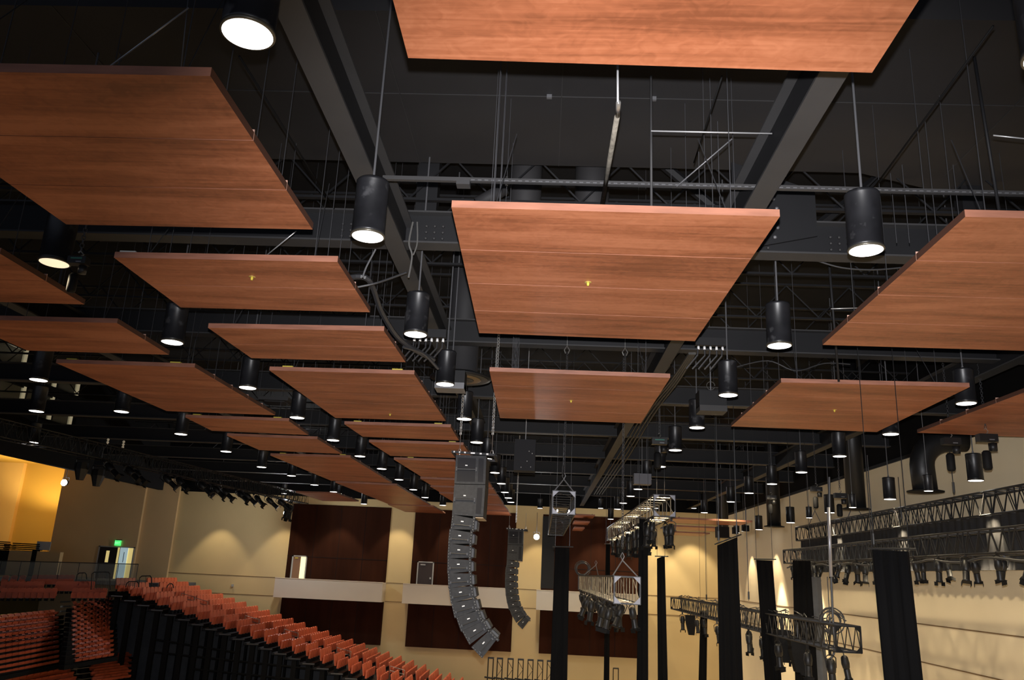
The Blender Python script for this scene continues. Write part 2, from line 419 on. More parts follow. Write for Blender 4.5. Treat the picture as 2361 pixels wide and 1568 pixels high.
# double door on the left of the far wall
YD = YF - 0.5
xa, xb, xc = -31.6, -30.3, -29.15
d3 = d_struct('door_3', MB().span(E_(xa - 0.1, YD - 0.06, -1.6), E_(xa, YD, 0.62)).span(E_(xc, YD - 0.06, -1.6), E_(xc + 0.08, YD, 0.62)).span(E_(xa - 0.1, YD - 0.06, 0.55), E_(xc + 0.08, YD, 0.62)), M_FRAME)
dl = d_struct('dark_door_leaf', MB().span(E_(xa, YD - 0.06, -1.6), E_(xb, YD - 0.01, 0.55)), M_DOORDK, d3)
d_struct('vision_panel', MB().span(E_(xa + 0.52, YD - 0.075, -0.5), E_(xa + 0.75, YD - 0.06, 0.3)), M_YEL, dl)
d_struct('lit_opening', MB().span(E_(xb, YD - 0.03, -1.6), E_(xc, YD - 0.01, 0.55)), M_YEL, d3)
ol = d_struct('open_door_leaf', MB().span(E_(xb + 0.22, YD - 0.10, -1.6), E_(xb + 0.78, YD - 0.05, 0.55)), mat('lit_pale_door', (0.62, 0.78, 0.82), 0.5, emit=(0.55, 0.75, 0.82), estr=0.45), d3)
d_struct('slot_window', MB().span(E_(xb + 0.52, YD - 0.11, -0.45), E_(xb + 0.56, YD - 0.10, 0.25)), M_DOORDK, ol)
d_struct('hinge_edge', MB().span(E_(xb + 0.19, YD - 0.11, -1.6), E_(xb + 0.22, YD - 0.04, 0.55)), M_DOORDK, ol)
ex = thing('exit_sign', E_(-30.35, YD - 0.15, 0.68), 'small green glowing exit sign above the double doors at left', 'exit sign')
MB().box(E_(-30.35, YD - 0.08, 0.86), (0.42, 0.1, 0.36)).build('sign_face', M_GREEN, ex, ex.location)
MB().box(E_(-30.3, YD - 0.08, 1.07), (0.4, 0.14, 0.05)).build('canopy', M_BLKMET, ex, ex.location)
LTR = MB()   # the word EXIT in thick strokes
def stroke(x, z, w_, h_): LTR.box(E_(-30.35 + x, YD - 0.135, 0.86 + z), (w_, 0.006, h_))
for x in (-0.14,):
    stroke(x - 0.02, 0, 0.012, 0.12)
    for z in (-0.055, 0, 0.055): stroke(x, z, 0.045, 0.012)
for s in (-1, 1):
    LTR.box(E_(-30.40, YD - 0.135, 0.86), (0.012, 0.006, 0.13), 0, Matrix.Rotation(s * 0.45, 3, 'Y'))
stroke(0.03, 0, 0.012, 0.12)
stroke(0.11, 0.055, 0.06, 0.012); stroke(0.11, 0, 0.012, 0.12)
LTR.build('letters', mat('exit_letters', (0.7, 1, 0.75), 0.5, emit=(0.5, 1.0, 0.55), estr=1.2), ex, ex.location)
# lit space behind the double door and in the alcove
lamp('alcove_light', 'POINT', E_(-40, 61.0, 3.8), 420, (1.0, 0.70, 0.25), 0.3)
lamp('alcove_uplight', 'SPOT', E_(-39, 62.5, 2.4), 1500, (1.0, 0.72, 0.25), 0.3, aim=(0, 0.1, 1), angle=150)

# ------------------------------------------------------------------ ceiling: big duct, beams, girders
dk = MB()
hd = 7.3
pts = [atz(-700, 10, hd), atz(2700, 55, hd)]
y0a, y0b = 7.45, 7.45
def dlo(x): return Vector((x, 7.40, 9 + hd))
dk.prism([E_(-24, 9.44, hd), E_(13, 9.44, hd), E_(13, 14.6, hd), E_(7.05, 14.3, hd), E_(5.54, 13.72, hd), E_(-24, 13.72, hd)],
         [E_(-24, 9.44, hd + 1.4), E_(13, 9.44, hd + 1.4), E_(13, 14.6, hd + 1.4), E_(7.05, 14.3, hd + 1.4), E_(5.54, 13.72, hd + 1.4), E_(-24, 13.72, hd + 1.4)])
big = dk.build('air_duct', M_DUCT, org=E_(0, 9, hd))
tag(big, 'huge flat grey-black sheet metal air duct crossing above the nearest wood panels', 'air duct')
sm = MB()
sm.span(E_(-24, 11.43, hd - 0.012), E_(13, 11.445, hd))
for x in (-14, -11.2, -8.4, -5.6, -2.0, 0.05, 2.8, 5.6, 8.4):
    sm.span(E_(x * 1.26, 9.44, hd - 0.012), E_(x * 1.26 + 0.012, 13.72, hd))
sm.build('seam_rib', M_STEEL, big, big.location)
hk = MB()
for x in (-0.1, 1.2, -9.2, 3.0):
    hk.box(E_(x * 1.26, 11.4, hd - 0.03), (0.08, 0.05, 0.06))
hk.build('hanger_clip', M_ROD, big, big.location)

def ibeam_y(x0, x1, h, depth, y0, y1, label, webx=None):
    xm = (x0 + x1) / 2
    t = thing('steel_beam', E_(xm, y0, h), label, 'steel beam', 'long steel beams under the roof')
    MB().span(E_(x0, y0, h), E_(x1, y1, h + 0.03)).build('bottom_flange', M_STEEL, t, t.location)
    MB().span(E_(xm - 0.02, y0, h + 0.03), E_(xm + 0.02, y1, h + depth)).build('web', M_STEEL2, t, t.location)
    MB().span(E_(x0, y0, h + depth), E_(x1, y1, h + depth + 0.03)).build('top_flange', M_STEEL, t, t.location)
ibeam_y(-2.63, -2.34, 4.9, 0.62, 3.5, 59.9, 'long steel beam running away left of the central wood panels')
ibeam_y(2.58, 2.87, 4.9, 0.62, 3.5, 59.9, 'long steel beam running away right of the central wood panels')
ibeam_y(-11.6, -11.3, 5.0, 0.6, 12, 59.9, 'dark steel beam running away above the left wood panels')
ibeam_y(10.2, 10.5, 5.0, 0.6, 12, 59.9, 'dark steel beam running away near the right wall')
def girder(y, h, label, xl=-23.9, xr=12.9, dep=0.55):
    t = thing('roof_girder', E_(0, y, h), label, 'roof girder', 'girders crossing under the roof')
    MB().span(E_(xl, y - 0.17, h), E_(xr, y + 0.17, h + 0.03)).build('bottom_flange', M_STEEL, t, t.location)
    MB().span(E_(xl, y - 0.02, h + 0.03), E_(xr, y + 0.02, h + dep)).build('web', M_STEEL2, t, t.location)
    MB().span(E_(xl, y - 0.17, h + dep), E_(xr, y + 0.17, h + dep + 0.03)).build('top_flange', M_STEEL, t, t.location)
    return t
g1 = girder(12.7, 5.2, 'nearest roof girder crossing above the first row of can lights, with bolt plates')
for x in (-3.4, -1.98, 3.4, 4.7, -12.6):
    for i in range(3):
        for j in range(3):
            c = E_(x - 0.14 + 0.14 * i, 12.66, 5.33 + 0.11 * j)
            MB().lathe([(0.026, 0), (0.022, 0.02), (0.008, 0.03)], 8, 0, c, Matrix.Rotation(PI / 2, 3, 'X')).build('bolt', M_STEEL, g1, g1.location)
for i, y in enumerate((18.7, 24.9, 31.2, 37.3, 43.4, 49.5, 55.2)):
    girder(y, 5.2, '%s roof girder from the near end, crossing above the wood panels' % ORD[i + 1])
# bar joists between girders: chords with zigzag webs
def joist(y, h, idx):
    t = thing('bar_joist', E_(0, y, h), '%s open web bar joist from the camera, high under the roof' % ORD[idx], 'joist', 'open web joists')
    MB().span(E_(-23.9, y - 0.05, h), E_(12.9, y + 0.05, h + 0.05)).span(E_(-23.9, y - 0.05, h + 0.9), E_(12.9, y + 0.05, h + 0.95)).build('chord', M_STEEL2, t, t.location)
    b = MB(); x = -23.5; s = 0
    while x < 12.5:
        b.tube([E_(x, y, h + 0.05 + 0.85 * s), E_(x + 0.8, y, h + 0.05 + 0.85 * (1 - s))], 0.02, 4)
        x += 0.8; s = 1 - s
    b.build('web_rod', M_STEEL2, t, t.location)
for i, y in enumerate((13.9, 15.6, 17.2, 20.3, 22.2, 27.0, 29.0, 34.0, 40.2, 46.4, 52.4)):
    joist(y, 6.6, i)
# gusset plates and knee braces at the near girder
for (px, py, ln) in ((1810, 470, 1),):
    t = thing('gusset_plate', E_(3.05, 12.4, 5.75), 'bolted steel gusset plate beside the right beam above the central panel', 'gusset plate')
    MB().prism([E_(2.95, 12.5, 5.2), E_(4.3, 12.5, 5.5), E_(4.3, 12.5, 6.3), E_(2.95, 12.5, 6.8)], [E_(2.95, 12.54, 5.2), E_(4.3, 12.54, 5.5), E_(4.3, 12.54, 6.3), E_(2.95, 12.54, 6.8)]).build('plate', M_STEEL2, t, t.location)
    b = MB()
    for i in range(4):
        for j in range(5):
            MB().lathe([(0.035, 0), (0.03, 0.02), (0.01, 0.035)], 8, 0, E_(3.1 + 0.17 * i + 0.05 * (j % 2), 12.49, 5.45 + 0.17 * j), Matrix.Rotation(PI / 2, 3, 'X')).build('bolt', M_ROD, t, t.location)
def strut(a, b, r, name, label, cat, m=M_STEEL2, group=None, n=6):
    o = MB().tube([a, b], r, n).build(name, m, org=a)
    return tag(o, label, cat, group)
strut(E_(4.5, 14.9, 6.2), E_(7.6, 14.9, 8.9), 0.10, 'diagonal_brace', 'dark diagonal steel brace rising right of the bolted gusset plate', 'steel brace')
strut(E_(3.9, 14.9, 6.4), E_(1.2, 14.9, 8.9), 0.10, 'diagonal_brace', 'dark diagonal steel brace rising left of the bolted gusset plate', 'steel brace')
for i, x in enumerate((-2.15, -7.6, 6.9)):
    o = MB().span(E_(x * 1.12 - 0.2, 14.1, 5.8), E_(x * 1.12 + 0.2, 14.4, 9)).build('steel_post', M_STEEL2, org=E_(x * 1.12, 14.2, 5.8))
    tag(o, ['dark square steel post right of the left beam, above the nearest girder', 'dark square steel post above the left panels', 'dark square steel post above the right panels'][i], 'steel post')
# perforated strut channel across the bay
t = thing('strut_channel', E_(0, 9.9, 5.0), 'thin perforated steel channel crossing the bay in front of the first girder', 'strut channel')
MB().span(E_(-2.3, 9.88, 5.0), E_(12.9, 9.94, 5.055)).build('channel', M_STEEL, t, t.location)
b = MB(); x = -1.2
while x < 12.5:
    b.span(E_(x, 9.872, 5.012), E_(x + 0.05, 9.88, 5.022)); x += 0.09
b.build('slot', M_ROD, t, t.location)['kind'] = 'stuff'
MB().span(E_(-1.3, 9.83, 4.93), E_(-1.12, 9.97, 5.0)).build('clamp', M_STEEL, t, t.location)
# vertical round ducts above the central panel
for i, (px, wd) in enumerate(((1212, 0.62), (1365, 0.66))):
    c = aty(px, 430, 14.5)
    t = MB().lathe([(wd / 2, 0), (wd / 2, 4)], 20, 0, (c.x, 14.5, 14.45)).build('round_duct', M_DUCT, org=(c.x, 14.5, 14.45))
    tag(t, ['vertical round duct, left of the pair above the central panel', 'vertical round duct, right of the pair above the central panel'][i], 'air duct', None)
strut(aty(1100, 470, 13.4), aty(1165, 434, 13.4), 0.12, 'duct_elbow', 'short slanting round duct stub above the left end of the central panel', 'air duct', M_DUCT, n=12)

# ------------------------------------------------------------------ suspended wood ceiling panels
S = 3.9
TH = 0.085
def panel(c, boards, label, group='suspended wood ceiling panels', wires=True, h=S, plug=None, tags=(), dropwire=False):
    """c: four plan corners (near left, near right, far right, far left) in metres; boards: number of boards in depth"""
    nl, nr, fr, fl = [Vector((p[0], p[1], 9 + h)) for p in c]
    org = (nl + nr + fr + fl) / 4
    t = thing('wood_ceiling_panel', org, label, 'ceiling panel', group)
    up = Vector((0, 0, TH))
    for k in range(boards):
        a0 = k / boards; a1 = (k + 1) / boards
        a = nl.lerp(fl, a0); b = nr.lerp(fr, a0); c2 = nr.lerp(fr, a1); d = nl.lerp(fl, a1)
        gp = 0.007
        dn = (d - a).normalized() * (gp if k else 0); df = (d - a).normalized() * (gp if k < boards - 1 else 0)
        q = [a + dn, b + dn, c2 - df, d - df]
        mb = MB().prism(q, [v + up for v in q], 0)
        for i in range(len(mb.f)): mb.m[i] = 0
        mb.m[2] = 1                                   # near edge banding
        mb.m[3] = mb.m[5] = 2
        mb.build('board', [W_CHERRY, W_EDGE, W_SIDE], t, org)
        if k:
            s = (b - a).normalized()
            e = MB().prism([a - dn + Vector((0, 0, .006)), b - dn + Vector((0, 0, .006)), b + dn + Vector((0, 0, .006)), a + dn + Vector((0, 0, .006))],
                           [a - dn + up * 1.35, b - dn + up * 1.35, b + dn + up * 1.35, a + dn + up * 1.35])
            e.build('joint_strip', W_SEAM, t, org)
    # back framing
    fm = MB()
    for f_ in (0.12, 0.88):
        a = nl.lerp(nr, f_) + up; b = fl.lerp(fr, f_) + up
        fm.tube([a + (b - a) * 0.06 + Vector((0, 0, .03)), b - (b - a) * 0.06 + Vector((0, 0, .03))], 0.02, 4)
    fm.build('back_rail', M_BLKMET, t, org)
    if wires:
        for f_ in (0.12, 0.88):
            for g_ in (0.08, 0.36, 0.64, 0.92):
                p = nl.lerp(nr, f_).lerp(fl.lerp(fr, f_), g_) + up
                MB().tube([p, Vector((p.x, p.y, 18.0))], 0.006, 4).build('hanger_wire', M_WIRE, t, org)
        for f_ in (0.12, 0.88):
            a = nl.lerp(nr, f_).lerp(fl.lerp(fr, f_), 0.08) + up
            MB().tube([a, a + Vector((0.25 - 0.5 * f_, 0.9, 1.6))], 0.006, 4).build('brace_wire', M_WIRE, t, org)
    if plug:
        p = nl.lerp(nr, plug[0]).lerp(fl.lerp(fr, plug[0]), plug[1])
        MB().lathe([(0.045, -0.004), (0.05, 0.0), (0.018, -0.03), (0.012, -0.045)][:2] + [(0.02, -0.0)], 16, 0, p).build('sprinkler_plate', M_BRASS, t, org)
        MB().lathe([(0.014, -0.05), (0.02, -0.02), (0.016, 0)], 10, 0, p).build('sprinkler_head', M_YTAG, t, org)
    for f_ in tags:
        p = nl.lerp(nr, f_) + up
        MB().box(p + Vector((0, 0.1, 0.02)), (0.22, 0.12, 0.03)).build('support_plate', M_YTAG if h == S and c[0][1] > 12 else M_FRAME, t, org)
    return t
def q4(*c): return [(a * S, b * S) for a, b in c]
# central row
panel(q4((-.31, .16), (.62, .16), (.630, 1.459), (-.306, 1.438)), 4, 'nearest central wood panel, cut off by the top of the picture')
panel(q4((-.292, 2.142), (.637, 2.146), (.628, 3.427), (-.305, 3.412)), 4, 'large cherry wood panel in the middle with three pale seams', plug=(.46, .46))
panel(q4((-.302, 4.106), (.625, 4.11), (.627, 5.421), (-.311, 5.421)), 4, 'central cherry wood panel behind the large one, above the black speaker box', plug=(.48, .5))
# row left of centre
C1 = [((-1.56, 1.515), (-.747, 1.515), (-.745, 2.33), (-1.539, 2.344), 3, None, ()),
      ((-1.529, 2.625), (-.733, 2.603), (-.734, 3.163), (-1.53, 3.181), 2, (.55, .3), (.05,)),
      ((-1.531, 3.472), (-.726, 3.428), (-.718, 3.976), (-1.517, 4.005), 2, None, ()),
      ((-1.508, 4.264), (-.713, 4.234), (-.698, 5.615), (-1.486, 5.654), 5, (.55, .85), (.12, .88)),
      ((-1.48, 5.903), (-.690, 5.86), (-.688, 6.468), (-1.462, 6.471), 2, None, (.12, .88)),
      ((-1.468, 6.742), (-.675, 6.70), (-.66, 7.51), (-1.433, 7.549), 3, None, (.88,)),
      ((-1.445, 7.805), (-.65, 7.77), (-.635, 9.17), (-1.379, 9.199), 5, None, (.2,)),
      ((-1.42, 9.415), (-.64, 9.40), (-.63, 10.08), (-1.387, 10.108), 2, None, (.2,)),
      ((-1.423, 10.318), (-.63, 10.30), (-.62, 10.9), (-1.387, 10.923), 2, None, ()),
      ((-1.413, 11.161), (-.62, 11.15), (-.6, 12.5), (-1.358, 12.536), 5, None, ()),
      ((-1.39, 12.8), (-.61, 12.8), (-.58, 13.8), (-1.35, 13.8), 3, None, ()),
      ((-1.36, 14.05), (-.59, 14.05), (-.57, 15.0), (-1.33, 15.0), 3, None, ())]
for i, q in enumerate(C1):
    panel(q4(*q[:4]), q[4], 'cherry wood panel, %s from the near end of the row left of the central panels' % ORD[i], plug=q[5], tags=q[6], wires=i < 8)
C2 = [((-2.75, 2.61), (-1.936, 2.62), (-1.94, 3.182), (-2.74, 3.19), 2, ()),
      ((-2.70, 3.466), (-1.935, 3.445), (-1.942, 3.995), (-2.70, 4.011), 2, ()),
      ((-2.698, 4.268), (-1.917, 4.256), (-1.91, 5.639), (-2.693, 5.639), 5, (.1, .85)),
      ((-2.659, 5.878), (-1.88, 5.866), (-1.909, 6.491), (-2.691, 6.471), 2, (.1, .88)),
      ((-2.658, 6.707), (-1.889, 6.691), (-1.888, 7.561), (-2.655, 7.513), 3, ()),
      ((-2.669, 7.881), (-1.86, 7.784), (-1.858, 10.057), (-2.619, 10.078), 5, (.15, .9)),
      ((-2.619, 10.295), (-1.845, 10.325), (-1.82, 13.4), (-2.518, 13.417), 5, ()),
      ((-2.557, 13.633), (-1.80, 13.63), (-1.78, 15.2), (-2.52, 15.2), 4, ())]
for i, q in enumerate(C2):
    panel(q4(*q[:4]), q[4], 'cherry wood panel, %s from the near end of the leftmost long row of panels' % ORD[i], tags=q[5], wires=i < 6)
panel(q4((-3.62, 12.0), (-2.99, 11.9), (-2.95, 13.2), (-3.58, 13.4)), 3, 'far small wood panel just left of the leftmost long row, near the white flood lamp', wires=False)
# row right of centre and the row next to the right wall
panel(q4((1.132, 2.116), (2.06, 2.11), (2.05, 3.405), (1.168, 3.419)), 4, 'large cherry wood panel at the right edge of the picture')
panel(q4((1.189, 4.123), (2.109, 4.082), (2.164, 5.409), (1.218, 5.402)), 4, 'cherry wood panel at right between two rows of can lights', plug=(.5, .5))
panel(q4((2.414, 4.1), (3.2, 4.1), (3.2, 5.39), (2.413, 5.382)), 4, 'wood panel cut off by the right edge of the picture, beside the duct elbow', wires=False)
# far ones, past the stage trusses
def farpanel(pts, Y0, Y1, label):
    (x0, y0), (x1, y1) = pts
    a = aty(x0, y0, Y0); b = aty(x1, y1, Y0)
    h = (a.z + b.z) / 2 - 9
    panel([(a.x, Y0), (b.x, Y0), (b.x, Y1), (a.x, Y1)], 2, label, wires=False, h=h)
farpanel(((1322, 1186), (1372, 1191)), 53.5, 56.0, 'far wood panel between the end-on truss and the silver truss, upper')
farpanel(((1324, 1202), (1360, 1206)), 54.5, 57.5, 'far wood panel between the end-on truss and the silver truss, middle')
farpanel(((1324, 1216), (1348, 1220)), 55.5, 59.0, 'far wood panel between the end-on truss and the silver truss, lowest')
farpanel(((1545, 1196), (1735, 1204)), 42, 45, 'far wood panel in front of the cream wall at right, upper of three')
farpanel(((1540, 1213), (1680, 1220)), 47, 50, 'far wood panel in front of the cream wall at right, middle of three')
farpanel(((1550, 1225), (1637, 1234)), 52, 55, 'far wood panel in front of the cream wall at right, lowest of three')

# ------------------------------------------------------------------ can lights
RC, HC = 0.205, 0.74
def make_can(name='can_light'):
    t = thing(name, (0, 0, 0), 'can', 'can light', 'black cylinder pendant lights')
    b = MB().lathe([(RC - 0.012, 0.035), (RC, 0.0), (RC, 0.05), (RC * 0.985, 0.055), (RC * 0.985, HC - 0.05), (RC, HC - 0.045), (RC, HC - 0.02), (RC * 0.93, HC), (0.03, HC + 0.005)], 40)
    b.build('housing', M_CAN, t)
    MB().lathe([(RC, -0.004), (RC + 0.006, 0.0), (RC + 0.006, 0.02), (RC, 0.024)], 40).build('rim', M_RIM, t)
    MB().lathe([(RC * 0.93, -0.006), (RC * 0.90, -0.010)], 40).build('lens', M_LENS, t)
    st = MB().lathe([(0.028, 0), (0.028, 0.012), (0.016, 0.013), (0.016, 1.0)], 10).build('stem', M_ROD, t)
    st.location = (0, 0, HC + 0.005)
    return t
can0 = make_can()
can_tree = tree_of(can0)
CANS = []
used0 = [False]
def can(pos, label, e=660, cone=120, blend=0.5, cream=False, scale=1, stem=True, color=WARM, tilt=0.0, dustlamp=False, lit=True):
    if not used0[0]:
        r = can0; used0[0] = True; r.location = pos; r['label'] = label
    else:
        r = dup(can0, can_tree, loc=pos, rot=(0, tilt, 0), label=label, scale=scale)
    if cream:
        for c in [c for c in r.children if c.name.startswith('lens')]:
            c.data = c.data.copy(); c.data.materials[0] = M_LENSC
    for c in [c for c in r.children if c.name.startswith('stem')]:
        c.scale = (1, 1, (18.0 - pos[2]) / scale - HC - 0.005)
    if lit:
        l = lamp('can_beam', 'SPOT', Vector(pos) + Vector((0, 0, -0.03)), e, color, RC * 0.6, aim=(math.sin(-tilt), 0, -1), angle=cone, blend=blend)
        CANS.append(l)
    return r
def cpx(px, py, h=S): return atz(px, py, h)
rowA = [(571, 78), (848, 545), (958, 771), (1026, 886), (1070, 966), (1099, 1020), (1122, 1058), (1141, 1090), (1156, 1115), (1164, 1135), (1172, 1148), (1178, 1158)]
for i, (x, y) in enumerate(rowA):
    r = can(cpx(x, y), ('largest can light at the top left, cut off by the top of the picture' if i == 0 else
        'black can light, %s from the near end, left of the central panels' % ORD[i]), e=600)
rowB = [(1997, 577), (1797, 797), (1679, 911), (1607, 986), (1557, 1038), (1522, 1076), (1491, 1105), (1471, 1128), (1454, 1144), (1437, 1160), (1424, 1174), (1408, 1197), (1393, 1206)]
for i, (x, y) in enumerate(rowB):
    can(cpx(x, y), 'black can light, %s from the near end, right of the central panels' % ORD[i])
rowC = [(125, 606), (397, 789), (571, 894), (685, 963), (768, 1015), (830, 1052), (880, 1081), (920, 1106), (953, 1129), (980, 1147), (1021, 1165)]
for i, (x, y) in enumerate(rowC):
    can(cpx(x, y), ('dim cream-lit can light at the far left edge beside the hoist with green print' if i == 0 else
        'black can light, %s from the near end, between the two left panel rows' % ORD[i]), cream=i == 0)
rowD = [(89, 876), (280, 949), (417, 1001), (521, 1041), (603, 1077), (672, 1097), (725, 1118), (769, 1134), (839, 1162)]
for i, (x, y) in enumerate(rowD):
    can(cpx(x, y), 'black can light, %s from the near end, left of the leftmost panel row' % ORD[i], e=240)
rowE = [(84, 948), (75, 1020)]
for i, (x, y) in enumerate(rowE):
    can(cpx(x, y), ['black can light low at the far left below the booth windows', 'small can light at the far left above the gold alcove'][i], e=80)
rowF = [(2385, 150), (2228, 930), (2054, 1001), (1936, 1052), (1848, 1089), (1780, 1116), (1727, 1137), (1685, 1157), (1624, 1182)]
for i, (x, y) in enumerate(rowF):
    p = cpx(x, y) if i else cpx(2428, 130)
    can(p, ('near can light cut off by the top right corner of the picture' if i == 0 else
        'black can light, %s from the near end, beside the right hand panels' % ORD[i - 1]))
# row along the right wall and drape, hanging lower
rowG = [(2250, 1108, 'nearest of the row before the right wall'), (2052, 1151, 'second of the row before the right wall'),
        (1913, 1182, 'third of the row before the right wall'), (1823, 1205, 'fourth of the row before the right wall'),
        (1750, 1221, 'last of the row before the right wall')]
XG = 11.9
for x, y, lb in rowG:
    can(atx(x, y, XG), 'black hanging can light, ' + lb, e=5500, cone=46, blend=0.3)
for i, y in enumerate((19.3, 15.8)):  # unseen cans added past the frame edge to brighten the right wall
    can((XG, y, 12.35), 'added unseen can light brightening the right wall beyond the picture edge, %s from the picture' % ORD[i], e=5500, cone=46, blend=0.3)
rowH = [(1866, 1194, 10.9), (1715, 1225, 11.4), (2141, 1132, 10.7), (1966, 1170, 10.5)]
for i, (x, y, X) in enumerate(rowH):
    can(atx(x, y, X), 'black can light beside the hanging round ducts at right, %s from the left' % ['second', 'first', 'fourth', 'third'][i], e=160, cone=62, scale=0.6)
# wall washers along the far wall (peaks of light sit below them)
YW = YF - 1.6
WASH = [(505, 1150), (655, 1158), (782, 1166), (918, 1180), (1040, 1170), (1245, 1198), (1385, 1215), (1512, 1215), (1600, 1225)]
for i, (x, y) in enumerate(WASH):
    p = aty(x, 1172 if x > 1200 else 1138, YW)
    can(p, 'small can light close to the far wall, %s from the left' % ORD[i], e=650 if x < 700 else (950 if x < 1450 else 1700), cone=72, blend=0.35, scale=0.9)
for i, y in enumerate((53.0, 47.5)):
    can((12.1, y, 12.1), ['small can light at the far end of the right wall', 'small can light near the far end of the right wall'][i], e=1000, cone=70, blend=0.3, scale=0.9)
# flood lamps with bare white glare
def flood(px, py, Y, label, e, aim):
    p = aty(px, py, Y)
    t = thing('flood_lamp', p, label, 'flood lamp')
    MB().lathe([(0.05, 0.3), (0.14, 0.22), (0.19, 0.06), (0.2, 0.0)], 20, 0, p, Vector((0, 1, 0)).to_track_quat('Z', 'Y').to_matrix()).build('reflector', M_BLKMET, t, p)
    MB().lathe([(0.185, -0.02), (0.15, -0.06), (0.05, -0.09)], 20, 0, p, Vector((0, 1, 0)).to_track_quat('Z', 'Y').to_matrix()).build('lens', M_FLOOD, t, p)
    MB().tube([p + Vector((-.2, .1, 0)), p + Vector((-.2, .1, .3)), p + Vector((.2, .1, .3)), p + Vector((.2, .1, 0))], 0.015, 5).tube([p + Vector((0, .1, .3)), p + Vector((0, .1, 1.6))], 0.015, 5).build('yoke', M_BLKMET, t, p)
    lamp('flood_beam', 'POINT', p + Vector((0, -0.2, 0)), e, (0.93, 0.96, 1.0), 0.15)
flood(148, 1113, 47, 'small white flood lamp glaring in front of the alcove at far left', 160, 0)
flood(660, 1183, 56, 'bright white flood lamp at the end of the left lighting truss', 700, 0)
flood(1237, 1238, 56, 'bright white flood lamp right of the far hanging speaker array', 500, 0)

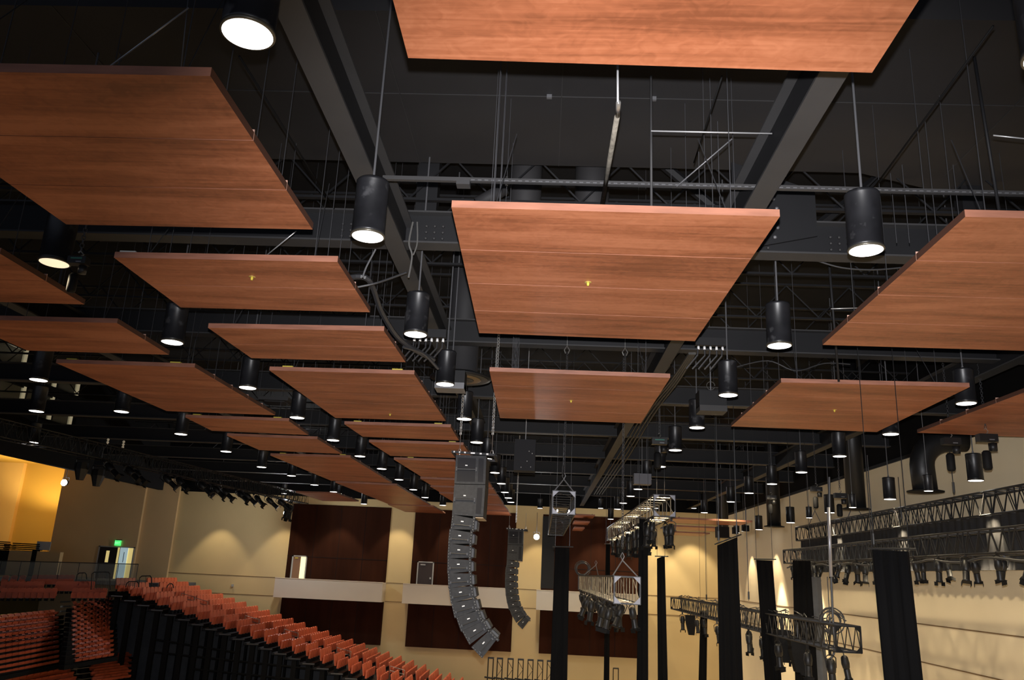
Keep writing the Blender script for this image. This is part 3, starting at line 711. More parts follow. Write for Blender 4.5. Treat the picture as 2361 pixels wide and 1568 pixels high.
# ------------------------------------------------------------------ line arrays
def make_array(Y, label, draw=True):
    top = aty(1095, 1050, Y)
    t = thing('line_array', top, label, 'speaker array', 'hanging speaker arrays')
    W = 1.15                                       # cabinet width along Y
    def loc(px, py): return aty(px, py, Y)
    # fly bar
    a, b = loc(1049, 1049), loc(1142, 1056)
    fb = MB()
    for yy in (-W / 2 + .05, W / 2 - .05):
        o = Vector((0, yy, 0))
        fb.tube([a + o, b + o], 0.038, 4)
    fb.tube([a + Vector((0, -W / 2, 0)), a + Vector((0, W / 2, 0))], 0.035, 4).tube([b + Vector((0, -W / 2, 0)), b + Vector((0, W / 2, 0))], 0.035, 4)
    o_ = fb.build('fly_bar', M_SPK, t, top)
    wm = MB()
    for f_, w_ in ((.03, .05), (.17, .03), (.3, .04), (.49, .1), (.68, .05), (.84, .05)):
        p = a.lerp(b, f_); wm.box(p + Vector((0, -W / 2 + .005, 0.0)), (w_, 0.01, 0.035))
    wm.build('bar_mark', M_WHITE, o_)
    wm_o = bpy.data.objects[-1] if False else None
    # subs
    for k, cs in enumerate((((1057, 1056), (1125, 1059), (1122.6, 1122.6), (1053, 1121)), ((1053, 1122.5), (1122.6, 1124), (1117.7, 1195.5), (1048, 1190.6)))):
        q = [loc(*c) for c in cs]
        fr = Vector((0, -W / 2, 0)); bkv = Vector((0, W / 2, 0))
        mb = MB().prism([q[3] + fr, q[2] + fr, q[1] + fr, q[0] + fr], [q[3] + bkv, q[2] + bkv, q[1] + bkv, q[0] + bkv])
        s = mb.build('subwoofer_cabinet', M_SPK, t, top)
        def uv(u, v): return q[0].lerp(q[1], u).lerp(q[3].lerp(q[2], u), v)
        fo = Vector((0, -W / 2 - 0.004, 0))
        MB().prism([uv(.07, .1) + fo, uv(.66, .1) + fo, uv(.66, .92) + fo, uv(.07, .92) + fo], [p + fo + Vector((0, .006, 0)) for p in (uv(.07, .1), uv(.66, .1), uv(.66, .92), uv(.07, .92))]).build('side_panel', M_SPKG if k == 0 else M_SPK, s, None)
        MB().prism([uv(.75, .1) + fo, uv(.92, .1) + fo, uv(.92, .92) + fo, uv(.75, .92) + fo], [p + fo + Vector((0, .006, 0)) for p in (uv(.75, .1), uv(.92, .1), uv(.92, .92), uv(.75, .92))]).build('rear_panel', M_SPKG, s, None)
        hb = MB().tube([uv(.05, .49) + fo * 1.03, uv(.69, .49) + fo * 1.03], 0.022, 6)
        hb.box(uv(.05, .49) + fo * 1.03, (.035, .03, .09)).box(uv(.69, .49) + fo * 1.03, (.035, .03, .09))
        hb.build('handle_bar', M_SPKD, s, None)
        MB().box(uv(.36, .36) + fo, (.055, .012, .022)).build('badge', M_WHITE, s, None)
        for ch in [c for c in bpy.data.objects if c.parent == s]: ch.location = -top if False else ch.location
        dots = MB()
        for u in (.12, .3, .48, .8):
            for v in (.045, .965):
                dots.box(uv(u, v) + fo, (.018, .01, .018))
        dots.build('bolt_head', M_SPKD, s, None)
    MB().span(loc(1098, 1193) + Vector((0, -W / 2, -.05)), loc(1118, 1197) + Vector((0, W / 2, 0))).build('rear_foot', mat('tan_edge', (.4, .3, .2), .6) if 'tan_edge' not in bpy.data.materials else bpy.data.materials['tan_edge'], t, top)
    # elements
    z5 = [(455, 612, -6), (440, 697, -4.5), (435, 782, -3), (433, 868, 0), (437, 952, 3.2), (447, 1035, 9.2), (465, 1118, 14.3), (497, 1193, 20.7), (535, 1262, 30.5), (590, 1335, 46)]
    for k, (zx, zy, an) in enumerate(z5):
        an = an + 2.7
        c = loc(900 + zx / 2.6675, 980 + zy / 2.6675)
        R = Matrix.Rotation(math.radians(-an), 3, 'Y')
        def L(x, y, z): return R @ Vector((x, y, z)) + c
        hf, hr, d = 0.168, 0.125, 0.245                  # front half height, rear half height, half depth
        mb = MB().prism([L(-d, -W / 2, -hf), L(d, -W / 2, -hr), L(d, -W / 2, hr), L(-d, -W / 2, hf)], [L(-d, W / 2, -hf), L(d, W / 2, -hr), L(d, W / 2, hr), L(-d, W / 2, hf)])
        s = mb.build('array_cabinet', M_SPK, t, top)
        MB().prism([L(-d * 1.02, -W / 2 - .02, -hf), L(-d * .86, -W / 2 - .02, -hf), L(-d * .86, -W / 2 - .02, hf), L(-d * 1.02, -W / 2 - .02, hf)],
                   [L(-d * 1.02, -W / 2, -hf), L(-d * .86, -W / 2, -hf), L(-d * .86, -W / 2, hf), L(-d * 1.02, -W / 2, hf)]).build('front_rail', M_SPK, s, None)
        rr = MB().prism([L(d * .98, -W / 2 - .03, -hf * 1.05), L(d * 1.2, -W / 2 - .03, -hf * 1.05), L(d * 1.2, -W / 2 - .03, hf * 1.05), L(d * .98, -W / 2 - .03, hf * 1.05)],
                        [L(d * .98, -W / 2 + .04, -hf * 1.05), L(d * 1.2, -W / 2 + .04, -hf * 1.05), L(d * 1.2, -W / 2 + .04, hf * 1.05), L(d * .98, -W / 2 + .04, hf * 1.05)])
        rr.build('rear_rail', M_SPK, s, None)
        hb = MB().tube([L(-d * .78, -W / 2 - .015, -.05), L(d * .82, -W / 2 - .015, -.05)], 0.012, 5)
        hb.box(L(-d * .78, -W / 2 - .015, -.05), (.03, .03, .05), 0, R).box(L(d * .82, -W / 2 - .015, -.05), (.03, .03, .05), 0, R)
        hb.build('handle_bar', M_SPKD, s, None)
        MB().box(L(0.0, -W / 2 - .008, .035), (.062, .012, .024), 0, R).build('badge', M_WHITE, s, None)
        hh = MB().tube([L(d * 1.15, -W / 2 + .1, .11), L(d * 1.42, -W / 2 + .1, .085), L(d * 1.46, -W / 2 + .1, -.10), L(d * 1.15, -W / 2 + .1, -.14)], 0.014, 5)
        hh.box(L(d * 1.22, 0, -.01), (.07, W * .7, .2), 0, R)
        hh.build('rear_handle', M_SPKD, s, None)
        rd = MB()
        for q_ in range(5):
            rd.box(L(d * 1.09, -W / 2 - .035, -.13 + .065 * q_), (.012, .008, .012), 0, R)
            rd.box(L(-d * .94, -W / 2 - .024, -.13 + .065 * q_), (.009, .008, .009), 0, R)
        rd.build('rivet', M_WHITE if k % 2 else M_GREEN, s, None) if False else rd.build('rivet', M_FRAME, s, None)
    # things built without an origin hold world coordinates: bring them under the root
    for s in [c for c in bpy.data.objects if c.parent == t]:
        for g in [c for c in bpy.data.objects if c.parent == s]:
            g.location = -top
    # hanging steels
    for px in (1059.5, 1134):
        p = loc(px, 1044 if px < 1100 else 1047)
        MB().tube([p + Vector((0, 0, -.05)), p + Vector((-.035, 0, .02)), p + Vector((-.02, 0, .09)), p + Vector((.02, 0, .09)), p + Vector((.035, 0, .02)), p + Vector((0, 0, -.05))], 0.010, 5).tube([p + Vector((0, 0, .1)), p + Vector((0, 0, .75))], 0.008, 5).build('sling', M_RAIL, t, top)
    return t
PA = make_array(20.0, 'large grey curved speaker array hanging in the middle foreground')
top20 = PA.location.copy()
far = dup(PA, tree_of(PA), loc=aty(1192, 1220, 41.0), label='smaller far speaker array hanging before the far wall, left of the white flood lamp')
def hanging_chain(px0, py0, Y, ztop, label, group=None, m=None, top_hook=True):
    p = aty(px0, py0, Y)
    o = MB().chain(p, Vector((p.x, p.y, 9 + ztop)), 0.10, 0.009).build('hoist_chain', m or M_RAIL, org=p)
    return tag(o, label, 'chain', group)
hanging_chain(1062, 1003, 20, 9.0, 'steel chain going up from the left end of the near speaker array')
hanging_chain(1136, 1003, 20, 9.0, 'steel chain going up from the right end of the near speaker array')
hanging_chain(1190, 1205, 41, 9.0, 'thin chain above the far speaker array')

# ------------------------------------------------------------------ trusses
def truss(p0, p1, size, label, bays=None, hgt=None, m=M_BLKMET, mb_=None, plates=True, cross=False, bright=0, xform=None, r=0.026, group='box trusses', pl=None, ladder=False):
    p0 = Vector(p0); p1 = Vector(p1); d = (p1 - p0); Ln = d.length; d = d / Ln
    sd = d.cross(Vector((0, 0, 1))).normalized(); up = sd.cross(d).normalized()
    wz = hgt or size
    t = thing('box_truss', p0, label, 'truss', group)
    def C(sx, sz, f_): return p0 + d * (Ln * f_) + sd * (sx * size / 2) + up * (sz * wz / 2)
    for sx, sz in ((-1, 1), (1, 1), (1, -1), (-1, -1)):
        MB().tube([C(sx, sz, 0), C(sx, sz, 1)], r, 6).build('chord', m, t, p0)
    n = bays or max(2, round(Ln / (size * 0.95)))
    faces = {'left': ((-1, -1), (-1, 1)), 'right': ((1, -1), (1, 1)), 'top': ((-1, 1), (1, 1)), 'bottom': ((-1, -1), (1, -1))}
    for fn, (A, B) in faces.items():
        b = MB()
        if ladder:
            nl = int(Ln / 0.85)
            for i in range(1, nl):
                MB().tube([C(*A, i / nl), C(*B, i / nl)], r * 0.62, 5).build('rung', mb_ or m, t, p0)
            for i in range(0, nl, 4):
                MB().tube([C(*A, i / nl), C(*B, min(1, (i + 2) / nl))], r * 0.45, 4).build('diagonal', mb_ or m, t, p0)
            continue
        for i in range(0 if ladder else n):
            f0, f1 = i / n, (i + 1) / n; fm = (f0 + f1) / 2
            b.tube([C(*A, f0), C(*B, fm)], r * 0.55, 4).tube([C(*B, fm), C(*A, f1)], r * 0.55, 4)
            if cross: b.tube([C(*B, f0), C(*A, fm)], r * 0.5, 4)
            if i % 4 == 0: b.tube([C(*A, f0), C(*B, f0)], r * 0.8, 4)
        b.build('bracing', (mb_ or m), t, p0)
    if plates:
        for f_, off in ((0, -0.02), (1, 0.02)):
            e = MB()
            for (A, B) in faces.values():
                e.tube([C(*A, f_), C(*B, f_)], r * 1.05, 4)
            e.build('end_frame', m, t, p0)
            for sx, sz in ((-1, 1), (1, 1), (1, -1), (-1, -1)):
                c = C(sx, sz, f_) + d * off; k = size * 0.27; kz = wz * 0.27
                a_ = [c, c - sd * sx * k, c - sd * sx * k * 0.55 - up * sz * kz * 0.35 if False else c - sd * sx * k, c - up * sz * kz]
                a_ = [c, c - sd * sx * k, c - up * sz * kz]
                g = MB().prism(a_, [q - d * 0.012 for q in a_])
                g.build('gusset', pl or M_PLATE, t, p0)
    return t
def tr_px(pa, Ya, pb, size, label, **k):
    """truss parallel to the depth axis: near end face centre at pixel pa, Ya; far end where it reaches depth Yb = pb"""
    a = aty(*pa, Ya); b = Vector((a.x, pb, a.z))
    return truss(a, b, size, label, **k), a, b
T1, t1a, t1b = tr_px((1300, 1159), 24, 37, 0.64, 'box truss seen end-on in the centre, with grey corner plates', mb_=M_STEEL, ladder=True)
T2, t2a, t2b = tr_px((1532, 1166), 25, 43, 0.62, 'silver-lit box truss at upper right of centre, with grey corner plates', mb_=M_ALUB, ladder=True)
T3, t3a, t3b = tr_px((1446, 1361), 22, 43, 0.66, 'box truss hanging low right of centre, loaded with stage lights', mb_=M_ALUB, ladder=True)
T4, t4a, t4b = tr_px((1956, 1474), 21.5, 48, 0.60, 'black box truss hanging at lower right with a coil of cable on it', mb_=M_BLKMET, pl=M_BLK)
T5a = Vector((12.35, 17.0, atx(2361, 1152, 12.35).z)); T5b = Vector((12.35, 40.5, T5a.z))
truss(T5a, T5b, 0.62, 'upper black box truss along the right wall, carrying the black border drape', hgt=0.62, pl=M_BLK)
T6a = Vector((10.7, 15.0, atx(2361, 1245, 10.7).z)); T6b = Vector((10.7, 37.0, T6a.z))
truss(T6a, T6b, 0.55, 'lower black box truss at right, before the border drape, loaded with stage lights', hgt=0.55, mb_=M_BLKMET, pl=M_BLK)
for p_, lb in ((aty(1300, 1101, 24), 'chain above the end-on centre truss'), (aty(1435, 1275, 22.5), 'chain above the near end of the low truss right of centre')):
    o = MB().chain(p_ + Vector((0, 0, .15)), Vector((p_.x, p_.y, 18.0)), 0.10, 0.007).build('hoist_chain', M_WIRE, org=p_)
    tag(o, lb, 'chain')
def bridle(p, a, b, label):
    t = MB().tube([a, p], 0.017, 5).tube([b, p], 0.017, 5).tube([p, p + Vector((-.05, 0, .1)), p + Vector((0, 0, .2)), p + Vector((.05, 0, .1)), p], 0.012, 5).build('bridle_sling', M_ROD, org=p)
    tag(t, label, 'sling')
bridle(aty(1300, 1105, 24.2), t1a + Vector((-.3, .2, .32)), t1a + Vector((.3, .2, .32)), 'forked sling holding the end-on centre truss')
bridle(aty(1435, 1292, 22.5), t3a + Vector((-.33, .5, .34)), t3a + Vector((.33, .5, .34)), 'forked sling holding the near end of the low truss right of centre')
bridle(aty(1374, 1303, 38), Vector((t3a.x - .33, 38, t3a.z + .34)), Vector((t3a.x + .33, 38, t3a.z + .34)), 'forked sling holding the far end of the low truss right of centre')
z5 = T5a.z
for y, lb in ((20.2, 'near'), (33.6, 'middle'), (38.5, 'far')):
    p = Vector((12.35, y, z5 + .95))
    bridle(p, Vector((12.05, y, z5 + .3)), Vector((12.65, y, z5 + .3)), 'forked sling on the upper black truss at right, %s one' % lb)
# clamps inside the end-on truss, their white glints painted in as emission
gl_ = MB()
for f_ in (0, .3):
    for sx in (-.17, .17): gl_.lathe([(0.012, .05), (.03, .02), (.03, -.02), (.01, -.04)], 10, 0, t1a + Vector((sx, 0.5 + 12 * f_ * .3, -.18 - 0.02)))
tag(gl_.build('glint_clamp', mat('clamp_glint', (.9, .9, .9), .3, emit=(1, 1, 1), estr=0.5), org=t1a), 'small clamps with painted white glints inside the end-on centre truss', 'clamp')

# black border drape under the upper right truss, in folds
def drape(a, b, ztop, zbot, amp, fold, m, name, label, cat='drape', lean=(0, 0), slant=0.0, flare=1.0, thick=0.03, group=None):
    a = Vector((a[0], a[1], 0)); b = Vector((b[0], b[1], 0)); d = b - a; Ln = d.length; d = d / Ln; nrm = Vector((-d.y, d.x, 0))
    n = max(12, int(Ln / fold * 8)); rows = 7
    mb = MB(); vs = []
    for side in (0, 1):
        for j in range(rows + 1):
            f_ = j / rows
            for i in range(n + 1):
                u = i / n
                uu = (u - 0.5) * (1 + (flare - 1) * f_) + 0.5
                am = amp * (0.35 + 0.65 * f_)
                w_ = am * math.sin(2 * PI * u * Ln / fold) + am * 0.4 * math.sin(2 * PI * u * Ln / fold * 2.3 + 1.0)
                p = a + d * (uu * Ln) + nrm * (w_ + side * thick)
                z = (ztop + slant * (u - 0.5) * (1 - f_)) * (1 - f_) + zbot * f_
                vs.append(Vector((p.x + lean[0] * f_, p.y + lean[1] * f_, z)))
    N_ = (rows + 1) * (n + 1); fs = []
    for side in (0, 1):
        for j in range(rows):
            for i in range(n):
                q = side * N_ + j * (n + 1) + i
                f4 = (q, q + 1, q + n + 2, q + n + 1)
                fs.append(f4 if side else f4[::-1])
    for j in range(rows):
        for i in (0, n):
            q = j * (n + 1) + i; f4 = (q, q + n + 1, q + n + 1 + N_, q + N_)
            fs.append(f4 if i == 0 else f4[::-1])
    for i in range(n):
        fs.append((i, i + N_, i + 1 + N_, i + 1)); q = rows * (n + 1) + i; fs.append((q, q + 1, q + 1 + N_, q + N_))
    mb.add(vs, fs, 0, True)
    o = mb.build(name, m, org=Vector((a.x, a.y, zbot)))
    tag(o, label, cat, group)
    return o
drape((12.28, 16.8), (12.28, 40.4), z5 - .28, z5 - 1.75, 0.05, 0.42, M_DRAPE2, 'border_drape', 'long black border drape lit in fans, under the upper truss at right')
# tall black legs: (pixel x left, x right at the top, y top, x left, x right at the bottom, depth)
LEGS = [((1280, 1313), 1262, (1268, 1308), 26.0, 'black drape leg hanging under the end-on centre truss', 0),
        ((1474, 1494), 1196, (1468, 1495), 27.0, 'black drape leg hanging left of the end of the silver-lit truss', 0),
        ((1515, 1533), 1284, (1517, 1540), 30.0, 'narrow black drape leg hanging below the silver-lit truss', 6),
        ((1397, 1407), 1255, (1392, 1405), 44.0, 'very thin far black drape leg behind the low truss', 0),
        ((1654, 1700), 1247, (1659, 1713), 24.0, 'black drape leg with a slanted top bar, left of the lower right truss middle', -8),
        ((1744, 1781), 1291, (1764, 1802), 28.0, 'black drape leg second from the slanted one, crossing the lower right truss', 0),
        ((1828, 1869), 1292, (1834, 1886), 31.0, 'black drape leg below the left end of the right hand trusses', 0),
        ((2011, 2096), 1268, (2040, 2130), 15.5, 'widest and nearest black drape leg at right', 0),
        ((1615, 1631), 1410, (1611, 1629), 42.0, 'short-topped thin black drape leg at the far end of the lower right truss', 0)]
legobjs = []
for (xt0, xt1), yt, (xb0, xb1), Y, lb, sl in LEGS:
    A = aty(xt0, yt, Y); B = aty(xt1, yt, Y)
    Cb = aty(xb0, 1568, Y); Db = aty(xb1, 1568, Y)
    wt = B.x - A.x; zb_ = 0.4
    wbm = (Db.x - Cb.x); zc = (Cb.z + Db.z) / 2; fr = (A.z - zb_) / max(0.1, A.z - zc)
    fl = 1 + (wbm / wt - 1) * fr
    lean = ((Cb.x + Db.x) / 2 - (A.x + B.x) / 2) * fr
    fl = min(max(fl, .8), 1.8)
    lean = max(-1.2, min(1.2, lean))
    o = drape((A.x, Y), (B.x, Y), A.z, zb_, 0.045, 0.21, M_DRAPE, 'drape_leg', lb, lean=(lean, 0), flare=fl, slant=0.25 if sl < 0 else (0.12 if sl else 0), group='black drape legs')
    legobjs.append((A, B, Y))
    bar = MB().tube([A + Vector((-.08, 0, .02 - (0.12 if sl < 0 else 0))), B + Vector((.12, 0, .02 + (0.16 if sl < 0 else 0)))], 0.02, 6)
    bar.build('batten', M_BLKMET, o, o.location)
    for q in (A, B):
        MB().tube([q, Vector((q.x, q.y, 18.0))], 0.008, 4).build('hanging_line', M_BLKMET, o, o.location)
o = drape((aty(1868, 1330, 32).x, 32.0), (aty(1893, 1330, 32).x, 32.0), aty(1868, 1330, 32).z, 0.4, 0.05, 0.3, M_GREYWALL, 'drape_leg', 'lit part of the black drape leg under the right hand trusses, painted grey', lean=(.12, 0), group=None)  # grey-lit strip of the neighbouring black leg, light put into the colour
# far tall dark hanging speaker (seen beside the flood lamp)
def hang_box(px0, py0, px1, py1, Y, dep, m, name, label, cat, extra=None, rodtop=18.0, rod=M_ROD):
    a = aty(px0, py0, Y); b = aty(px1, py1, Y)
    c = Vector(((a.x + b.x) / 2, Y, b.z))
    t = thing(name, c, label, cat)
    x0, x1 = sorted((a.x, b.x)); z0, z1 = sorted((a.z, b.z))
    MB().span((x0, Y, z0), (x1, Y + dep, z1)).build('cabinet', m, t, c)
    MB().tube([(c.x, Y + dep / 2, z1), (c.x, Y + dep / 2, rodtop)], 0.014, 6).build('hanging_rod', rod, t, c)
    return t, x0, x1, z0, z1
t, x0, x1, z0, z1 = hang_box(1252, 1190, 1276, 1358, 50, .7, M_STEEL2, 'column_speaker', 'tall dark grey hanging box just right of the white flood lamp', 'speaker')
t, x0, x1, z0, z1 = hang_box(1187, 1012, 1233, 1086, 26, .6, M_SPKG, 'hanging_speaker', 'dark speaker box hanging under the second central panel', 'speaker', rod=M_ZINC)
b = MB()
for u, v in ((.62, .3), (.7, .62), (.8, .12), (.35, .1), (.85, .55)): b.box((x0 + (x1 - x0) * u, 25.99, z0 + (z1 - z0) * v), (.02, .01, .03))
b.build('bolt_head', M_FRAME, t, t.location)
t, x0, x1, z0, z1 = hang_box(1005, 852, 1070, 895, 18.0, .5, M_STEEL2, 'equipment_box', 'square dark equipment box hanging behind the third can light', 'equipment box')
MB().span((x0, 17.97, z0 - .02), (x1, 18.5, z0 + .12)).build('grey_base', M_ROD, t, t.location)
t, x0, x1, z0, z1 = hang_box(1612, 899, 1676, 938, 19.5, .5, M_STEEL2, 'equipment_box', 'square dark equipment box hanging left of the third can light at right, coiled lead above', 'equipment box')
MB().span((x0, 19.46, z0 - .12), (x1, 20.0, z0 + .02)).build('lower_tray', M_STEEL, t, t.location)
MB().tube([Vector((x0 + .32 + .10 * math.cos(k * PI / 8), 19.7, z1 + .16 + .10 * math.sin(k * PI / 8))) for k in range(16)], 0.007, 5).build('coiled_lead', M_RAIL, t, t.location)
t, x0, x1, z0, z1 = hang_box(1462, 1091, 1502, 1117, 32, .5, mat('grey_box', (.10, .10, .12), .5), 'equipment_box', 'pale grey box hanging among the can lights above the silver-lit truss', 'equipment box')
t, x0, x1, z0, z1 = hang_box(1653, 1214, 1682, 1240, 45, .5, M_BLK, 'equipment_box', 'black box on the far wall side above the slanted drape leg', 'equipment box')
for i, (px0, py0, px1, py1, lb) in enumerate(((1691, 1215, 1703, 1231, 'left'), (1715, 1211, 1728, 1225, 'right'))):
    hang_box(px0, py0, px1, py1, 47, .4, M_BLK, 'small_speaker', 'tiny black hanging box before the cream wall at right, %s of two' % lb, 'speaker')
# hoist motors
def hoist(px, py, Y, label, sc=1.0, tags=True, ztop=18.0):
    c = aty(px, py, Y)
    t = thing('chain_hoist', c, label, 'chain hoist')
    MB().box(c, (.42 * sc, .22 * sc, .17 * sc)).lathe([(.09 * sc, -.3 * sc), (.095 * sc, -.12 * sc)], 14, 0, c + Vector((.12 * sc, 0, 0))).build('motor', M_BLKMET, t, c)
    if tags: MB().box(c + Vector((0, -.112 * sc, .03 * sc)), (.26 * sc, .01, .03 * sc)).build('green_print', M_GRNTAG, t, c)
    MB().box(c + Vector((.06 * sc, -.112 * sc, -.05 * sc)), (.12 * sc, .01, .025 * sc)).build('label_strip', M_ROD, t, c)
    MB().tube([c + Vector((0, 0, .09 * sc)), c + Vector((.05, 0, .16 * sc)), c + Vector((.0, 0, .24 * sc)), c + Vector((-.03, 0, .2 * sc))], 0.012, 5).build('hook', M_RAIL, t, c)
    MB().chain(c + Vector((0, 0, .24 * sc)), Vector((c.x, c.y, ztop)), 0.08, 0.007).build('chain', M_WIRE, t, c)
    MB().lathe([(.07 * sc, -.75 * sc), (.10 * sc, -.7 * sc), (.10 * sc, -.35 * sc), (.06 * sc, -.3 * sc)], 12, 0, c + Vector((-.05 * sc, .0, 0))).build('chain_bag', M_BLK, t, c)
    return t
hoist(182, 602, 10.5, 'black chain hoist with green print beside the dim can light at far left', 0.62)
hoist(1520, 1018, 26, 'black chain hoist with green print among the can lights right of the central panels', 1.15)
hoist(1778, 1147, 34, 'small chain hoist right of a hanging can light at right, upper', .9, False)
hoist(2275, 1010, 19.5, 'chain hoist against the upper right wall near the picture edge', 1.0, False)
hoist(2192, 1018, 21, 'chain hoist left of the duct elbow end, upper right', 1.0, False)
hoist(1937, 1143, 27.5, 'chain hoist left of the second hanging round duct', .9, False)
hoist(1882, 1128, 30, 'chain hoist between the third and second hanging round ducts', .9, False)
# connector boxes with white plugs
def plugbox(pa, pb, Y, label, n):
    a = aty(*pa, Y); b = aty(*pb, Y); c = (a + b) / 2
    t = thing('cable_box', c, label, 'cable box')
    MB().span((a.x, Y, a.z), (b.x, Y + .12, b.z)).build('box', M_STEEL2, t, c)
    for i in range(n):
        x = a.x + (b.x - a.x) * (i + .5) / n; z = min(a.z, b.z)
        MB().tube([(x, Y + .05, z), (x + random.uniform(-.03, .03), Y + .03, z - .22), (x - .25, Y + .1, z - .5)], 0.018, 6).build('lead', M_CABLE, t, c)
        MB().tube([(x, Y + .05, z - .02), (x, Y + .045, z - .09)], 0.026, 8).build('white_plug', M_WHITE, t, c)
plugbox((950, 757), (1028, 778), 16.0, 'row of white-tipped cable plugs behind the second can light left of centre', 6)
plugbox((1604, 777), (1674, 797), 16.5, 'cable box with plugs at the right rear corner of the large central panel', 5)
# loose cables
def cable(pts, r, name, label, m=M_CABLE, cat='cable'):
    P_ = [Vector(p) for p in pts]; out = []
    for i in range(len(P_) - 1):
        p0 = P_[max(i - 1, 0)]; p1 = P_[i]; p2 = P_[i + 1]; p3 = P_[min(i + 2, len(P_) - 1)]
        for k in range(6):
            s = k / 6
            out.append(0.5 * ((2 * p1) + (p2 - p0) * s + (2 * p0 - 5 * p1 + 4 * p2 - p3) * s * s + (3 * p1 - p0 - 3 * p2 + p3) * s ** 3))
    out.append(P_[-1])
    return tag(MB().tube(out, r, 6).build(name, m, org=P_[0]), label, cat)
cable([aty(800, 640, 13), aty(850, 645, 13), aty(880, 720, 14), aty(925, 785, 15), aty(1000, 830, 16)], 0.05, 'cable_bundle', 'thick black cable bundle sagging beside the left steel beam')
cable([aty(825, 662, 12.6), aty(870, 652, 12.6), aty(938, 628, 12.4)], 0.018, 'loose_cable', 'single black cable looping up to the silver turnbuckle')
cable([aty(952, 512, 12), aty(943, 560, 12), aty(950, 590, 12), aty(942, 640, 12)], 0.015, 'sling_wire', 'dusty white sling wire with green tag beside the left beam', M_RAIL)
cable([aty(962, 512, 12), aty(962, 560, 12), aty(953, 588, 12)], 0.012, 'sling_wire', 'second strand of the dusty sling wire beside the left beam', M_RAIL)
cable([aty(866, 575, 12), aty(845, 615, 12), aty(836, 640, 12)], 0.014, 'sling_wire', 'short dusty sling with a green tag under the second can light', M_ROD)
cable([aty(930, 800, 15), aty(975, 815, 15.5), aty(1010, 850, 16)], 0.03, 'loose_cable', 'black cable drooping behind the third can light')
cable([aty(1880, 600, 13.2), aty(1940, 617, 13.2), aty(2010, 622, 13.2), aty(2080, 617, 13.2)], 0.014, 'loose_cable', 'thin cable sagging under the first girder at right')
cable([aty(1690, 848, 20), aty(1770, 832, 20), aty(1835, 855, 20), aty(1900, 838, 20), aty(1960, 840, 20)], 0.016, 'loose_cable', 'thin cable waving behind the second can light at right')
for k in range(4):
    cable([aty(1590 + 4 * k, 815, 17), aty(1545 + 6 * k, 880, 20), aty(1480 + 8 * k, 960, 26), aty(1420 + 8 * k, 1060, 36), aty(1370 + 6 * k, 1140, 52)], 0.03,
          'cable_run', 'black cable of the bundle running away along the right steel beam', mat('cable_grey', (.035, .033, .03), .6) if k == 0 else bpy.data.materials['cable_grey'])['group'] = 'cables along the right steel beam'
# bright rods, pipes and wires
rod = lambda a, b, r, lb, m=M_ROD, cat='rod', name='support_rod': tag(MB().tube([a, b], r, 8).build(name, m, org=a), lb, cat)
rod(aty(1424, 130, 7.0), aty(1424.5, 235, 7.0), 0.011, 'short bright zinc rod dropping behind the nearest central panel', M_ZINC)
t = rod(aty(1426, 236, 7.0), aty(1424, 268, 7.4), 0.024, 'dusty turnbuckle at the foot of the bright zinc rod', M_RAIL, 'turnbuckle', 'turnbuckle')
rod(aty(1423, 268, 7.4), aty(1388, 472, 10.2), 0.028, 'long dusty cable slanting down from the turnbuckle to the large central panel', mat('dusty_cable', (.15, .135, .11), .7, vary=.4, scale=12), 'cable', 'dusty_cable')
rod(aty(1501, 302, 9.2), aty(1780, 308, 9.2), 0.010, 'bright horizontal rod before the right steel beam', M_ZINC)
rod(aty(1501, 175, 9.2), aty(1502, 480, 9.4), 0.016, 'dark vertical rod holding the bright horizontal rod', M_STEEL)
rod(aty(435, 18, 7.0), aty(244, 160, 7.2), 0.009, 'bright thin rod slanting above the near left panel', M_ZINC)
rod(aty(436, -20, 7.0), aty(417, 160, 7.2), 0.007, 'dark thin rod beside the slanting bright one above the near left panel')
rod(aty(2290, 312, 9.2), aty(2420, 326, 9.2), 0.009, 'bright horizontal rod at the right edge of the picture', M_ZINC)
rod(aty(2246, 130, 9.2), aty(2305, 495, 9.6), 0.020, 'dark vertical pipe near the right edge of the picture', M_STEEL2)
rod(aty(1916, 712, 15), aty(1985, 710, 15), 0.010, 'short bright rod between the second can light and the right edge panel', M_ZINC)
rod(aty(1912, 610, 15), aty(1934, 880, 16), 0.024, 'dark vertical pipe behind the right hand panels', M_STEEL2)
rod(aty(613, 590, 11.5), aty(683, 533, 11.2), 0.009, 'bright thin wire slanting off the near left panel', M_ZINC)
rod(aty(1268, 968, 20), aty(1270, 1003, 20), 0.016, 'bright short rod above the hanging speaker box', M_ZINC) if False else None
for i, (px, y0, y1, Y) in enumerate(((1148, 160, 470, 9.5), (1160, 160, 470, 9.6), (1141, 160, 470, 9.4), (1640, 180, 490, 9.6), (1657, 280, 490, 9.8), (1690, 180, 490, 10), (1612, 350, 490, 10), (2147, 280, 560, 10), (2184, 220, 560, 10), (2088, 380, 560, 10.4), (2060, 400, 560, 10.6), (2205, 380, 520, 10), (640, 330, 470, 11), (672, 330, 510, 11), (1193, 778, 856, 17), (1196, 778, 856, 17), (1190, 778, 856, 17), (1185, 778, 856, 17))):
    a = aty(px, y0, Y); b_ = aty(px, y1, Y); a.x = b_.x = (a.x + b_.x) / 2
    tag(MB().tube([a, b_], 0.0055, 4).build('hanging_wire', M_WIRE, org=a), 'thin dark vertical hanging wire under the roof near the front panels', 'wire', 'thin vertical wires near the front panels')
rod(aty(1665, 175, 8.5), aty(1600, 375, 10.5), 0.010, 'dark slanting wire with knots left of the right steel beam', M_BLK, 'wire', 'slanting_wire')
rod(aty(2290, 60, 7.5), aty(2010, 440, 11), 0.012, 'long dark slanting wire above the right hand panels', M_BLK, 'wire', 'slanting_wire')
